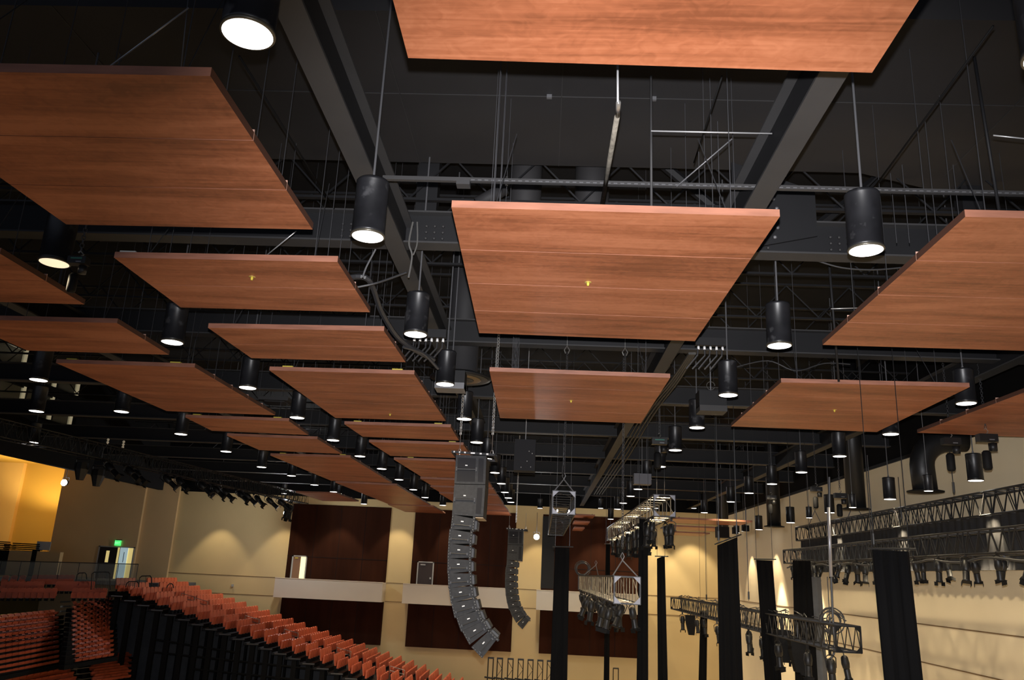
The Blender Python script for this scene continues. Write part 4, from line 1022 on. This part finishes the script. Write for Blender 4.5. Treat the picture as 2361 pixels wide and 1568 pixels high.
rod(aty(552, 130, 7.6), aty(770, 480, 12), 0.012, 'long dark slanting wire along the near left panel', M_BLK, 'wire', 'slanting_wire')
rod(aty(1560, 430, 9.8), aty(1688, 320, 9.4), 0.009, 'thin slanting rod left of the right steel beam', M_ROD, 'rod')
hanging_chain(1146, 852, 17.5, 9.0, 'steel chain hanging left of the second central panel')
for i, (px, py) in enumerate(((1307, 815), (1441, 820))):
    p = aty(px, py, 18.2)
    tag(MB().tube([p + Vector((-.03, 0, 0)), p + Vector((-.06, 0, .08)), p + Vector((0, 0, .18)), p + Vector((.06, 0, .08)), p + Vector((.03, 0, 0))], 0.012, 6).tube([p + Vector((0, 0, .18)), p + Vector((0, 0, .7))], 0.006, 4).build('shackle', M_RAIL, org=p),
        'silver shackle hanging above the second central panel, %s one' % ['left', 'right'][i], 'shackle')

# round drop duct with diffuser in the centre left
c = aty(1062, 874, 19.5)
t = thing('drop_duct', c, 'wide dark vertical duct ending in a round bronze diffuser left of the second central panel', 'air duct')
MB().lathe([(.40, 0.05), (.40, 9 + 8.9 - c.z)], 32, 0, c).build('duct', M_DUCT, t, c)
MB().lathe([(.74, 0.0), (.76, 0.03), (.45, 0.14), (.40, 0.16)], 36, 0, c).build('flange', M_BLKMET, t, c)
for i, r_ in enumerate((.66, .48, .30, .14)):
    MB().lathe([(r_, -.012 - .012 * i), (r_ + .03, -.004 - .012 * i), (r_ - .08, .02)], 30, 0, c).build('diffuser_ring', M_DIFF if i % 2 else M_BLKMET, t, c)
# flanged ducts at right
for i, (px, py, Y, sc) in enumerate(((2134, 1135, 24.7, 1.0), (1975, 1175, 30.1, .97), (1785, 1215, 40.8, .95), (1668, 1240, 52.0, .95))):
    c = aty(px, py, Y)
    t = thing('drop_duct', c, ['elbowed black round duct with a wide flange at upper right', 'black hanging round duct with flange, second from the right',
                               'black hanging round duct with flange, third from the right', 'smallest far black round duct with flange at right'][i], 'air duct', 'black hanging ducts at right')
    r_ = .34 * sc
    if i == 0:
        pts = [c + Vector((0, 0, .02)), c + Vector((-.03, 0, .7))]
        for k in range(7):
            a_ = k / 6 * PI / 2
            pts.append(c + Vector((-.03 + .75 * (1 - math.cos(a_)) * 1.15, 0, .8 + .75 * math.sin(a_))))
        pts.append(pts[-1] + Vector((.45, 0, .03)))
        MB().tube(pts, r_, 24).build('duct', M_BLKMET, t, c)
        MB().box(pts[-1] + Vector((-.1, 0, .1)), (.4, .3, .12)).build('bracket', M_BLKMET, t, c)
    else:
        MB().lathe([(r_, 0.02), (r_, 18.0 - c.z)], 24, 0, c).build('duct', M_BLKMET, t, c)
    MB().lathe([(.50 * sc, 0), (.51 * sc, .03), (r_, .07)], 28, 0, c).build('flange', M_BLK, t, c)

# ------------------------------------------------------------------ stage lights
def make_fixture():
    t = thing('stage_light', (0, 0, 0), 'x', 'stage light', 'stage lights')
    # hangs from z = 0 downwards, lamp axis points down
    MB().tube([(-.11, 0, -.30), (-.12, 0, -.10), (-.06, 0, -.05), (.06, 0, -.05), (.12, 0, -.10), (.11, 0, -.30)], 0.012, 5).build('yoke', M_BLKMET, t)
    MB().box((0, 0, 0), (.05, .05, .10)).build('clamp', M_BLKMET, t)
    MB().lathe([(.05, -.12), (.085, -.16), (.10, -.30), (.085, -.40), (.07, -.42)], 14).build('lamp_body', M_BLKMET, t)
    MB().lathe([(.07, -.42), (.075, -.44), (.075, -.62), (.088, -.64), (.088, -.67)], 14).build('lens_tube', M_BLKMET, t)
    fr = MB().box((0, 0, -.675), (.20, .20, .012)); fr.box((0.1, 0, -.72), (.008, .16, .1)); fr.box((-.1, 0, -.72), (.008, .16, .1))
    fr.build('barn_door', M_BLK, t)
    return t
fx0 = make_fixture(); fx_tree = tree_of(fx0); fxused = [False]
def fixture(p, tx, ty, rz, label, group, scale=1.0):
    r = Matrix.Rotation(rz, 4, 'Z') @ Matrix.Rotation(tx, 4, 'X') @ Matrix.Rotation(ty, 4, 'Y')
    e = r.to_euler()
    if not fxused[0]:
        o = fx0; fxused[0] = True; o.location = p; o.rotation_euler = e; o['label'] = label; o['group'] = group; o.scale = (scale,) * 3
    else:
        o = dup(fx0, fx_tree, loc=p, rot=e, label=label, group=group, scale=scale)
    return o
def row_fixtures(a, b, ys, dz, where, offs=(-.25, .25), tilt=.25, scale=1.0, upto=None):
    for i, y in enumerate(ys):
        side = offs[i % len(offs)]
        p = Vector((a.x + side, y, a.z - dz))
        fixture(p, random.uniform(-tilt, tilt), random.uniform(-tilt, tilt), random.uniform(0, 6.28),
                'black stage light under the %s, %s from its near end' % (where, ORD[i]), 'stage lights under the ' + where, scale * random.uniform(.85, 1.12))
fr_ = lambda a, b, n: [a + (b - a) * k / (n - 1) for k in range(n)]
row_fixtures(t2a, t2b, [25.3, 25.7, 26.3, 27.0, 29, 29.8, 30.6, 31.4, 32.3, 33.3, 34.4, 35.5, 37, 38.5, 40, 41.5], .34, 'silver-lit truss', offs=(-.31, .31), tilt=.12, scale=1.15)
row_fixtures(t3a, t3b, fr_(23.2, 42, 20), .36, 'low truss right of centre', offs=(-.33, .33), tilt=.35, scale=1.2)
row_fixtures(t4a, t4b, [21.9, 22.9, 23.7, 26.0, 26.6, 27.2, 28.5, 29.3, 30.2, 33.0, 35.5, 38, 40, 42, 44, 46], .36, 'lower right truss', offs=(-.33, .33), tilt=.15, scale=1.15)
row_fixtures(T6a, T6b, fr_(16.9, 36.5, 28), .29, 'truss before the border drape', offs=(-.275, .275), tilt=.4, scale=1.0)
cable([(T6a.x - .28, y, T6a.z - .42 - .05 * math.sin(y * 2.1)) for y in fr_(16, 36.5, 24)], .03, 'feed_cable', 'black feed cable looping along the truss before the border drape')
# tapered moving heads / speakers hanging under the lower right truss
for i, (px, py, Y) in enumerate(((1738, 1457, 27.5), (1828, 1478, 26.0), (1632, 1425, 44.0))):
    c = aty(px, py, Y); c.x = t4a.x + .1
    t = thing('tapered_speaker', c, 'black tapered box hanging under the lower right truss, %s' % ['middle', 'right', 'left'][i], 'speaker')
    MB().prism([c + Vector((-.12, -.15, -.85)), c + Vector((.14, -.15, -.85)), c + Vector((.14, .15, -.85)), c + Vector((-.12, .15, -.85))],
               [c + Vector((-.24, -.2, -.3)), c + Vector((.2, -.2, -.3)), c + Vector((.2, .2, -.3)), c + Vector((-.24, .2, -.3))]).prism(
               [c + Vector((-.24, -.2, -.3)), c + Vector((.2, -.2, -.3)), c + Vector((.2, .2, -.3)), c + Vector((-.24, .2, -.3))],
               [c + Vector((-.26, -.2, .1)), c + Vector((.18, -.2, .1)), c + Vector((.18, .2, .1)), c + Vector((-.26, .2, .1))]).build('cabinet', M_BLK, t, c)
    MB().tube([c + Vector((0, 0, .1)), c + Vector((0, 0, .45))], .02, 6).build('clamp', M_BLKMET, t, c)
# cable dressing on the lower right truss, big coil, and coil on the low truss
cm = MB()
for k in range(60):
    y = 22 + 24 * random.random(); x = t4a.x + random.uniform(-.3, .3); z = t4a.z + .36 + random.random() * .06
    cm.tube([(x, y, z), (x + random.uniform(-.15, .15), y + .3, z + random.uniform(0, .1)), (x + random.uniform(-.2, .2), y + .7, z)], .014, 4)
tag(cm.build('cable_tangle', M_CABLE, org=t4a), 'tangle of black cables lying on top of the lower right truss', 'cables', kind='stuff')
def coil(px, py, Y, R0, n, label, m=M_CABLE, sx=1.0):
    c = aty(px, py, Y); pts = []
    for k in range(n * 16):
        a_ = k / 16 * 2 * PI; rr = R0 * (1 - .12 * math.sin(k * .13) - .004 * k)
        pts.append(c + Vector((rr * math.cos(a_) * sx + .03 * math.sin(k * .31), .1 * math.sin(k * .11), rr * math.sin(a_))))
    tag(MB().tube(pts, .016, 5).build('cable_coil', m, org=c), label, 'cable coil')
coil(1917, 1432, 23.5, .36, 7, 'large coil of black cable standing on the lower right truss')
coil(1343, 1312, 42, .40, 6, 'coil of black cable on the far end of the low truss right of centre')
cable([aty(1912, 1100, 23), aty(1914, 1250, 23), aty(1920, 1420, 23), aty(1924, 1500, 23), aty(1905, 1520, 23), aty(1893, 1470, 23)], .03, 'feed_cable', 'long black feed cable dropping onto the coil of the lower right truss')
rod(aty(1910, 1170, 22), aty(1916, 1330, 22), .045, 'silver-taped section of the feed cable at right', mat('silver_tape', (.33, .33, .36), .35, metal=.5), 'cable', 'taped_cable')
for i, (px, y0, y1, Y) in enumerate(((1627, 1210, 1385, 44), (1723, 1170, 1385, 30), (1911, 1330, 1450, 23.2), (1626, 1000, 1180, 44), (1654, 960, 1250, 24), (1695, 990, 1235, 24), (2007, 1050, 1260, 20), (2195, 1040, 1140, 21), (2075, 1100, 1200, 26), (1299, 1000, 1100, 24))):
    a = aty(px, y0, Y); b_ = aty(px, y1, Y); a.x = b_.x = (a.x + b_.x) / 2 
    tag(MB().tube([a, b_], 0.012, 5).tube([b_ + Vector((0, 0, .05)), b_ + Vector((0, 0, .3))], .03, 6).build('rigging_line', M_BLKMET, org=b_), 'thin black rigging line dropping to the stage trusses at right', 'rigging line', 'rigging lines over the stage')

# towers of upright truss on the floor at the far end
for i, px in enumerate((1132, 1153, 1177.5, 1201, 1223.5, 1246, 1268)):
    a = aty(px, 1517 + i * 1.2, 52)
    t = thing('truss_tower', Vector((a.x, 52, 0)), 'black upright truss tower below the far speaker array, %s from the left' % ORD[i], 'truss tower', 'upright truss towers')
    w_ = .15
    for sx in (-w_, w_):
        for sy in (-w_, w_):
            MB().tube([(a.x + sx, 52 + sy, 0), (a.x + sx, 52 + sy, a.z)], .028, 5).build('upright', M_BLKMET, t, t.location)
    b = MB(); z = a.z - .1; s = 1
    while z > 1.0:
        if i: b.tube([(a.x - w_ * s, 52 - w_, z), (a.x + w_ * s, 52 - w_, z - .45)], .018, 4)
        s = -s; z -= .45
    MB().box((a.x, 52, a.z), (2 * w_ + .06, 2 * w_ + .06, .07)).build('top_plate', M_BLKMET, t, t.location)
    if i: b.build('bracing', M_BLKMET, t, t.location)
    MB().tube([(a.x - .32, 52 - w_ - .05, a.z - 1.05), (a.x + .32, 52 - w_ - .05, a.z - 1.12)], .05, 6).build('cross_arm', M_BLKMET, t, t.location)
a = aty(1420, 1541, 52)
t = thing('truss_tower', Vector((a.x, 52, 0)), 'single black upright truss tower right of the thin far drape leg', 'truss tower', 'upright truss towers')
for sx in (-.15, .15): MB().tube([(a.x + sx, 52, 0), (a.x + sx, 52, a.z)], .028, 5).build('upright', M_BLKMET, t, t.location)
MB().tube([(a.x - .17, 52, a.z), (a.x + .17, 52, a.z)], .04, 5).build('cross_bar', M_BLKMET, t, t.location)

# ------------------------------------------------------------------ left lighting truss with profile lamps
LA = atz(-60, 975, 4.1); LB = atz(702, 1150, 4.1)
truss(LA, LB, 0.6, 'long dark lighting truss running away along the upper left', cross=True, plates=False)
ld_ = (LB - LA)
for i, f_ in enumerate((.17, .20, .25, .30, .34, .40, .44, .50, .54, .58, .62, .66, .70, .76, .80, .84, .87, .90, .93, .95)):
    p = LA + ld_ * f_ + Vector((random.uniform(-.3, .3), 0, -.35))
    big_ = i < 2 or i > 16
    if i < 2:
        p = aty((188, 226)[i], (1083, 1098)[i], 33.0 + i)
        tt = thing('tapered_lamp', p, 'large black tapered moving lamp under the left truss, %s one' % ['left', 'right'][i], 'stage light', 'large tapered lamps under the left truss')
        ring = lambda a_, z_: [p + Vector((a_ * math.cos(q * PI / 4 + .39), a_ * math.sin(q * PI / 4 + .39), z_)) for q in range(8)]
        MB().prism(ring(.14, -.42), ring(.27, .02)).prism(ring(.27, .02), ring(.25, .28)).build('lamp_body', M_BLKMET, tt, p)
        MB().tube([p + Vector((-.29, 0, 0)), p + Vector((-.3, 0, .42)), p + Vector((.3, 0, .42)), p + Vector((.29, 0, 0))], .03, 5).box(p + Vector((0, 0, .6)), (.4, .3, .3)).tube([p + Vector((0, 0, .7)), p + Vector((0, 0, 1.3))], .03, 5).build('yoke', M_BLKMET, tt, p)
        continue
    fixture(p, random.uniform(-.1, .1), -0.9 if not big_ else 0.05, random.uniform(-.3, .3), 'black stage light under the long truss at upper left, %s from its near end' % ORD[i], 'stage lights under the long left truss', 1.5 if not big_ else 1.6)
for i, (px, py) in enumerate(((249, 1020), (285, 1025))):
    p = aty(px, py, 36)
    t = MB()
    for k in range(3): t.lathe([(.05, 0), (.06, .03), (.03, .06)], 10, 0, p + Vector((0, 0, .12 * k - .12)), Matrix.Rotation(PI / 2, 3, 'X'))
    tag(t.build('lamp_reflector', mat('reflector_glint', (.55, .47, .35), .3, metal=.6, emit=(.6, .5, .35), estr=.25) if i == 0 else bpy.data.materials['reflector_glint'], org=p),  # glint on the reflectors painted in as weak emission
        ['dim row of round reflectors above the long left truss, left one', 'dim row of round reflectors above the long left truss, right one'][i], 'reflector')

# ------------------------------------------------------------------ control booth windows in the bulkhead
XBk = XB
def bspan(y0, y1, h0, h1, m, name, parent=None, dx0=-.16, dx1=-.12):
    return MB().span(E_(XBk + dx0, y0, h0), E_(XBk + dx1, y1, h1)).build(name, m, parent, parent.location if parent else E_(XBk, y0, h0))
t = thing('booth_interior', E_(-27, 37, 6.15), 'dim control booth room behind the angled windows at far left', 'control booth')
MB().span(E_(-27.4, 33.6, 6.1), E_(-27.2, 40.6, 9)).span(E_(-27.4, 33.6, 6.05), E_(-24.3, 40.6, 6.15)).span(E_(-27.4, 40.6, 6.1), E_(-24.3, 40.8, 9)).span(E_(-27.4, 33.4, 6.1), E_(-24.3, 33.6, 9)).build('booth_room', M_ROOM, t, t.location)
for y in (35.0, 36.9, 38.2):
    MB().lathe([(.05, .1), (.11, .05), (.13, -.03), (.08, -.11)], 14, 0, E_(-25.5, y, 8.05)).build('globe_bulb', M_BULB, t, t.location)
lamp('booth_light', 'POINT', E_(-25.6, 37, 8.4), 14, (1, .9, .65), .1)
wn = 0
for (y0, y1, h0, h1) in ((33.7, 35.9, 7.8, 8.95), (36.6, 38.5, 7.8, 8.95), (38.6, 40.5, 7.8, 8.95), (33.7, 36.3, 6.2, 7.3), (36.4, 38.6, 6.2, 7.3), (38.7, 40.4, 6.2, 7.3)):
    wn += 1
    o = MB().span(E_(XBk - .2, y0, h0), E_(XBk - .1, y0 + .07, h1)).span(E_(XBk - .2, y0, h1 - .07), E_(XBk - .1, y1, h1)).build('window_%d' % wn, M_BLKMET, org=E_(XBk, y0, h0))
    o['kind'] = 'structure'
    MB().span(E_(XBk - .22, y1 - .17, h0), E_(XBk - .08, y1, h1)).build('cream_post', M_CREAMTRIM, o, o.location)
    MB().span(E_(XBk - .16, y0 + .07, h0), E_(XBk - .14, y1 - .17, h1 - .07)).build('pane', M_RAILGLASS, o, o.location)

# ------------------------------------------------------------------ alcove things: half walls, stacked chairs, board
AY = 56.0
for i, (x0, x1, y0, y1, m, lb) in enumerate(((86, 135, 1271, 1296, M_WALLD, 'brown half wall below the white board in the alcove'), (22, 70, 1269, 1292, M_WALLD, 'brown half wall at left under the stacked chairs'),
                                            (-40, 17, 1266, 1292, M_BLK, 'black equipment case at the far left of the alcove'), (75, 80, 1268, 1293, M_BLK, 'black narrow case between the two brown half walls'))):
    a = aty(x0, y0, AY); b_ = aty(x1, y1, AY)
    o = MB().span((a.x, AY, 7.42), (b_.x, AY + .4, a.z)).build('half_wall' if i < 2 else 'equipment_case', m, org=Vector((a.x, AY, 7.42)))
    tag(o, lb, 'half wall' if i < 2 else 'equipment case')
a = aty(86, 1248, AY + .6); b_ = aty(114, 1269, AY + .6)
t = thing('whiteboard', Vector((a.x, AY + .6, b_.z)), 'pale whiteboard in the gold alcove at far left', 'whiteboard')
MB().span((a.x, AY + .6, b_.z), (b_.x, AY + .65, a.z)).build('board', M_BOARD, t, t.location)
MB().tube([(a.x + .1, AY + .63, 7.4), (a.x + .1, AY + .63, b_.z)], .02, 5).tube([(b_.x - .1, AY + .63, 7.4), (b_.x - .1, AY + .63, b_.z)], .02, 5).build('stand', M_BLKMET, t, t.location)
for i, (x0, x1, yt) in enumerate(((-14, 12, 1244), (10, 26, 1252), (30, 46, 1248), (51, 69, 1249), (72, 88, 1250))):
    a = aty(x0, yt, AY + .5); b_ = aty(x1, 1272, AY + .5)
    t = thing('chair_stack', Vector(((a.x + b_.x) / 2, AY + .5, 7.4)), 'dark stack of chairs in the gold alcove, %s from the left' % ORD[i], 'chair stack', 'stacked chairs in the alcove')
    n_ = 6
    for k in range(n_):
        z = a.z - .1 - k * .12
        MB().span((a.x + .05 * (k % 2), AY + .5, z - .07), (b_.x - .04 * ((k + 1) % 2), AY + .95, z)).build('chair_back', M_BLK, t, t.location)
    MB().span((a.x + .1, AY + .55, 7.41), (b_.x - .1, AY + .9, a.z - .75)).build('chair_legs', M_BLK, t, t.location)
# glass railing along the concourse edge
ra = aty(-40, 1292, 50); rb = aty(319, 1301, 50)
t = thing('glass_railing', Vector((ra.x, 50, 7.4)), 'long glass railing in front of the concourse at left', 'railing')
MB().tube([ra, rb], .025, 6).build('top_rail', M_RAILB, t, t.location)
for k in range(9):
    p = ra.lerp(rb, k / 8)
    MB().tube([Vector((p.x, 50, 7.2)), p], .02, 5).build('post', M_RAILB, t, t.location)
    if k < 8:
        q = ra.lerp(rb, (k + 1) / 8)
        MB().prism([Vector((p.x + .03, 49.99, 7.3)), Vector((q.x - .03, 49.99, 7.3)), Vector((q.x - .03, 50.01, 7.3)), Vector((p.x + .03, 50.01, 7.3))],
                   [Vector((p.x + .03, 49.99, p.z - .03)), Vector((q.x - .03, 49.99, q.z - .03)), Vector((q.x - .03, 50.01, q.z - .03)), Vector((p.x + .03, 50.01, p.z - .03))]).build('glass_pane', M_RAILGLASS, t, t.location)
def loop_rail(px0, px1, yt, yb, Y, bars, label):
    a = aty(px0, yb, Y); b_ = aty(px0 + 3, yt, Y); c_ = aty(px1, yt, Y); d_ = aty(px1, yb, Y)
    t = thing('hand_railing', a, label, 'hand railing')
    MB().tube([a, b_ - Vector((0, 0, .1)), b_ + Vector((.1, 0, 0)), c_ - Vector((.1, 0, 0)), c_ - Vector((0, 0, .1)), d_], .03, 6).build('frame', M_RAILB, t, a)
    for k in range(bars):
        f_ = (k + 1) / (bars + 1)
        MB().tube([b_.lerp(c_, f_), a.lerp(d_, f_)], .012, 4).build('baluster', M_RAILB, t, a)
loop_rail(210, 254, 1319, 1360, 48, 9, 'black barred hand railing below the dark double door')
loop_rail(290, 320, 1341, 1354, 47, 5, 'low black barred railing at the top of the seating stairs')
loop_rail(320, 350, 1328, 1352, 47.5, 1, 'leaning black looped rail right of the double door')
loop_rail(384, 400, 1346, 1356, 50, 1, 'small black looped rail at the top of the far seating')
loop_rail(176, 200, 1321, 1336, 49, 1, 'blurred low looped rail left of the barred one')

# ------------------------------------------------------------------ folding grandstand seats
def seat_mesh(w_=.46, hb=.62):
    mb = MB()
    # backrest with rounded head, slightly leaning; seat folded up in front of it; faces +X
    def slab(x, t_, w0, z0, z1, mi, lean=0.0, rnd=.12):
        prof = [(-w0 / 2, z0), (w0 / 2, z0), (w0 / 2, z1 - rnd), (w0 / 2 - rnd * .3, z1 - rnd * .3), (w0 / 2 - rnd, z1), (-w0 / 2 + rnd, z1), (-w0 / 2 + rnd * .3, z1 - rnd * .3), (-w0 / 2, z1 - rnd)]
        A = [Vector((x + lean * (z - z0), y, z)) for y, z in prof]
        B = [Vector((x + t_ + lean * (z - z0), y, z)) for y, z in prof]
        mb.prism(A[::-1], B[::-1], mi)
    slab(-.16, .08, w_, .36, .36 + hb, 0, lean=-.18)
    slab(-.04, .10, w_ * .92, .22, .66, 0, lean=.08, rnd=.08)
    mb.box((-.08, 0, .16), (.22, w_ * .5, .30), 1)
    mb.box((.04, 0, .20), (.03, w_ * .4, .03), 2)
    me = mb.build('folding_chair', [M_RED, M_BLK, M_ROD])
    return me
seat0 = seat_mesh()
seat0['category'] = 'chair'
places = []           # (x, y, z, rz, scale, weight, label, group)
RX, RZ = .847, .227
for k in range(-3, 24):
    X = -22.55 + RX * k; Z = 9 - 2.95 - RZ * k
    for j in range(5):
        places.append((X, 50.3 + .5 * j, Z, 0, 1.0, 2 - .01 * j, 'red folding chair in the near end block of the far grandstand', 'seats at the near end of the far grandstand'))
    for j in range(9):
        places.append((X, 54.3 + .5 * j, Z, 0, 1.0, 1 - .05 * j, 'red folding chair beyond the aisle of the far grandstand', 'seats beyond the aisle of the far grandstand'))
near_bank = []; near_bank2 = []
for k in range(11):
    yr = 1405.5 + 11 * k; z = -3.1 - .22 * k
    sl = .10 + .09 * k / 10
    yl = yr + 140 * sl
    A = atz(0, yl, z); B = atz(138, yr, z)
    near_bank.append((A, B, k))
    for j in range(10):
        p = A.lerp(B, (j + .2) / 10)
        rz = math.atan2((B - A).y, (B - A).x) - PI / 2
        places.append((p.x, p.y, p.z - .30, rz, (1.0, 1.25, .31), 1.5, 'dark red folding chair in the leftmost grandstand block', 'seats of the leftmost grandstand block'))
for k in range(14):
    yr = 1372 + 10.6 * k; z = -2.7 - .2 * k
    A = atz(172, yr + 16, z); B = atz(262, yr + 2, z)
    if k > 12: continue
    near_bank2.append((A, B, k))
    for j in range(6):
        p = A.lerp(B, (j + .5) / 6)
        rz = math.atan2((B - A).y, (B - A).x) - PI / 2
        places.append((p.x, p.y, p.z - .30, rz, (1.0, 1.2, .31), 1.4, 'dark red folding chair in the grandstand block right of the pale steps', 'seats of the block right of the pale steps'))
lowrows = []
for k in range(5):
    z = -5.6 - .2 * k
    A = atz(-5, 1552 + 11.5 * k, z); B = atz(160 + 6 * k, 1521 + 11 * k, z); n_ = 11
    near_bank2.append((A, B, k))
    for j in range(n_):
        p = A.lerp(B, (j + .3) / n_); rz = math.atan2((B - A).y, (B - A).x) - PI / 2
        places.append((p.x, p.y, p.z - .30, rz, (1.0, 1.25, .31), 1.6, 'red folding chair in the lowest rows at the bottom left corner', 'seats at the bottom left corner'))
    A = atz(212 + 3 * k, 1514 + 12 * k, z); B = atz(306 - k, 1503 + 12 * k, z)
    near_bank2.append((A, B, k))
    for j in range(6):
        p = A.lerp(B, (j + .3) / 6); rz = math.atan2((B - A).y, (B - A).x) - PI / 2
        places.append((p.x, p.y, p.z - .30, rz, (1.0, 1.25, .31), 1.3, 'red folding chair in the low block beside the dark grandstand posts', 'seats of the low block beside the posts'))
for (x0, x1, y0, n_, lb, gp) in ((0, 60, 1328, 3, 'red seat in the top row before the glass railing', 'seats of the top rows'), (72, 170, 1327, 8, '', ''), (0, 100, 1342, 7, '', ''), (128, 215, 1342, 8, '', ''), (0, 130, 1358, 9, '', ''), (165, 245, 1358, 6, '', '')):
    for j in range(n_):
        p = aty(x0 + (x1 - x0) * (j + .5) / n_, y0 + 10, 50 - (y0 - 1327) * .06)
        places.append((p.x, p.y, p.z - .42, -PI / 2 + .3, .72, 1.45, 'dark red seat in the top rows before the glass railing', 'seats of the top rows before the glass railing'))
places.sort(key=lambda q: -q[5])
first = True; rest = MB()
sv = [v.co.copy() for v in seat0.data.vertices]; sf = [tuple(p.vertices) for p in seat0.data.polygons]; smi = [p.material_index for p in seat0.data.polygons]
for i, (x, y, z, rz, sc, wt, lb, gp) in enumerate(places):
    if not isinstance(sc, tuple): sc = (sc, sc, sc)
    if i < 298:
        o = seat0 if first else seat0.copy()
        if not first: COL.objects.link(o)
        first = False
        o.location = (x, y, z); o.rotation_euler = (0, 0, rz); o.scale = sc
        o['label'] = lb; o['group'] = gp
    else:
        R = Matrix.Rotation(rz, 3, 'Z'); n0 = len(rest.v)
        rest.v += [R @ Vector((v.x * sc[0], v.y * sc[1], v.z * sc[2])) + Vector((x, y, z)) for v in sv]
        rest.f += [tuple(a + n0 for a in f) for f in sf]; rest.m += smi; rest.sm += [False] * len(sf)
o = rest.build('grandstand_seat_rows', [M_RED, M_BLK, M_ROD], org=(-20, 50, 0))
tag(o, 'remaining far red seats of the grandstands', 'seats', kind='stuff')
# decks, risers and the open understructure of the far grandstand
t = thing('grandstand', Vector((-22, 50, 0)), 'stepped black telescopic grandstand with open posts, descending toward the stage', 'grandstand')
for k in range(-3, 24):
    X = -22.55 + RX * k; Z = 9 - 2.95 - RZ * k
    MB().span((X - .5, 50.0, Z - .12), (X + .36, 59.2, Z)).span((X - .52, 50.0, Z - .12), (X - .48, 59.2, Z + .2)).build('deck', M_BLKMET, t, t.location)
    MB().tube([(X - .3, 49.98, Z - .05), (X + .4, 49.98, Z - .05)], .03, 5).build('edge_rail', M_ROD, t, t.location)
    MB().span((X - .12, 50.05, 0), (X + .16, 50.25, Z - .12)).build('post', M_BLK, t, t.location)
    MB().span((X + .26, 53.0, 0), (X + .40, 53.2, Z - .12)).build('post', M_BLK, t, t.location)
    MB().span((X - .424, 58.9, 0), (X + .42, 58.95, Z - .12)).build('back_skirt', M_GREYWALL, t, t.location)
for zz, k0, k1 in ((3.9, 0, 6), (3.2, 0, 12), (2.4, 3, 16)):
    MB().tube([(-22.5 + RX * k0, 50.1, zz + .5), (-22.5 + RX * k1, 50.1, zz)], .06, 5).build('cross_beam', M_BLK, t, t.location)
# handrails in the aisle of the far grandstand
for i, k in enumerate((0, 1, 5, 8, 12, 16)):
    X = -22.55 + RX * k; Z = 9 - 2.95 - RZ * k
    o = MB().tube([(X, 53.2, Z), (X, 53.2, Z + .85), (X + .9, 53.2, Z + .65), (X + .9, 53.2, Z - .1)], .025, 6).tube([(X, 53.2, Z + .6), (X + .9, 53.2, Z + .42)], .02, 5).build('aisle_handrail', M_RAIL, org=(X, 53.2, Z))
    tag(o, 'silver aisle handrail in the far grandstand, %s from the top' % ORD[i], 'handrail', 'silver handrails in the aisle')
# stepped decks of the leftmost block and pale steps between blocks
t = thing('grandstand', Vector((-27, 44, 0)), 'steep dark grandstand decks of the leftmost seat blocks', 'grandstand')
for A, B, k in near_bank + near_bank2:
    z0 = A.z - .31
    d_ = (B - A).normalized(); nn = Vector((d_.y, -d_.x, 0))
    q = [A - d_ * 1 - nn * .12, B + d_ * .3 - nn * .12, B + d_ * .3 + nn * .16, A - d_ * 1 + nn * .16]
    MB().prism([Vector((p.x, p.y, z0 - .2)) for p in q], [Vector((p.x, p.y, z0)) for p in q]).build('deck', M_BLK, t, t.location)
for k in range(14):
    y = 1386 + 10.8 * k; z = -3.0 - .21 * k
    if k == 11: continue
    a = atz(143, y, z); b_ = atz(163, y - 1, z)
    d_ = (b_ - a); w__ = Vector((.02, -.22, 0))
    o = MB().prism([a + w__ - Vector((0, 0, .1)), b_ + w__ - Vector((0, 0, .1)), b_ - Vector((0, 0, .1)), a - Vector((0, 0, .1))], [a + w__, b_ + w__, b_, a]).build('aisle_step', mat('pale_step', (.34, .33, .28), .6) if k == 0 else bpy.data.materials['pale_step'], org=a)
    tag(o, 'pale step of the aisle between the left seat blocks, %s from the top' % ORD[k], 'step', 'pale aisle steps')
# ceiling diffuser plates between the left rows
for i, (px, py, h) in enumerate(((640, 929, 4.6), (735, 1092, 4.6))):
    p = atz(px, py, h)
    o = MB().span(p + Vector((-.45, -.45, 0)), p + Vector((.45, .45, .1))).span(p + Vector((-.3, -.3, -.02)), p + Vector((.3, .3, 0))).build('square_diffuser', M_STEEL, org=p)
    tag(o, ['square ceiling air diffuser between the two left panel rows', 'square ceiling air diffuser beyond the far left can lights'][i], 'air diffuser')
p = aty(85, 1303, YF - .6)
tag(MB().box(aty(536, 1350, YF - .06), (.14, .1, .16)).build('wall_socket', M_FRAME, org=aty(536, 1350, YF - .06)), 'small pale wall box on the cream far wall above the seats', 'wall box')
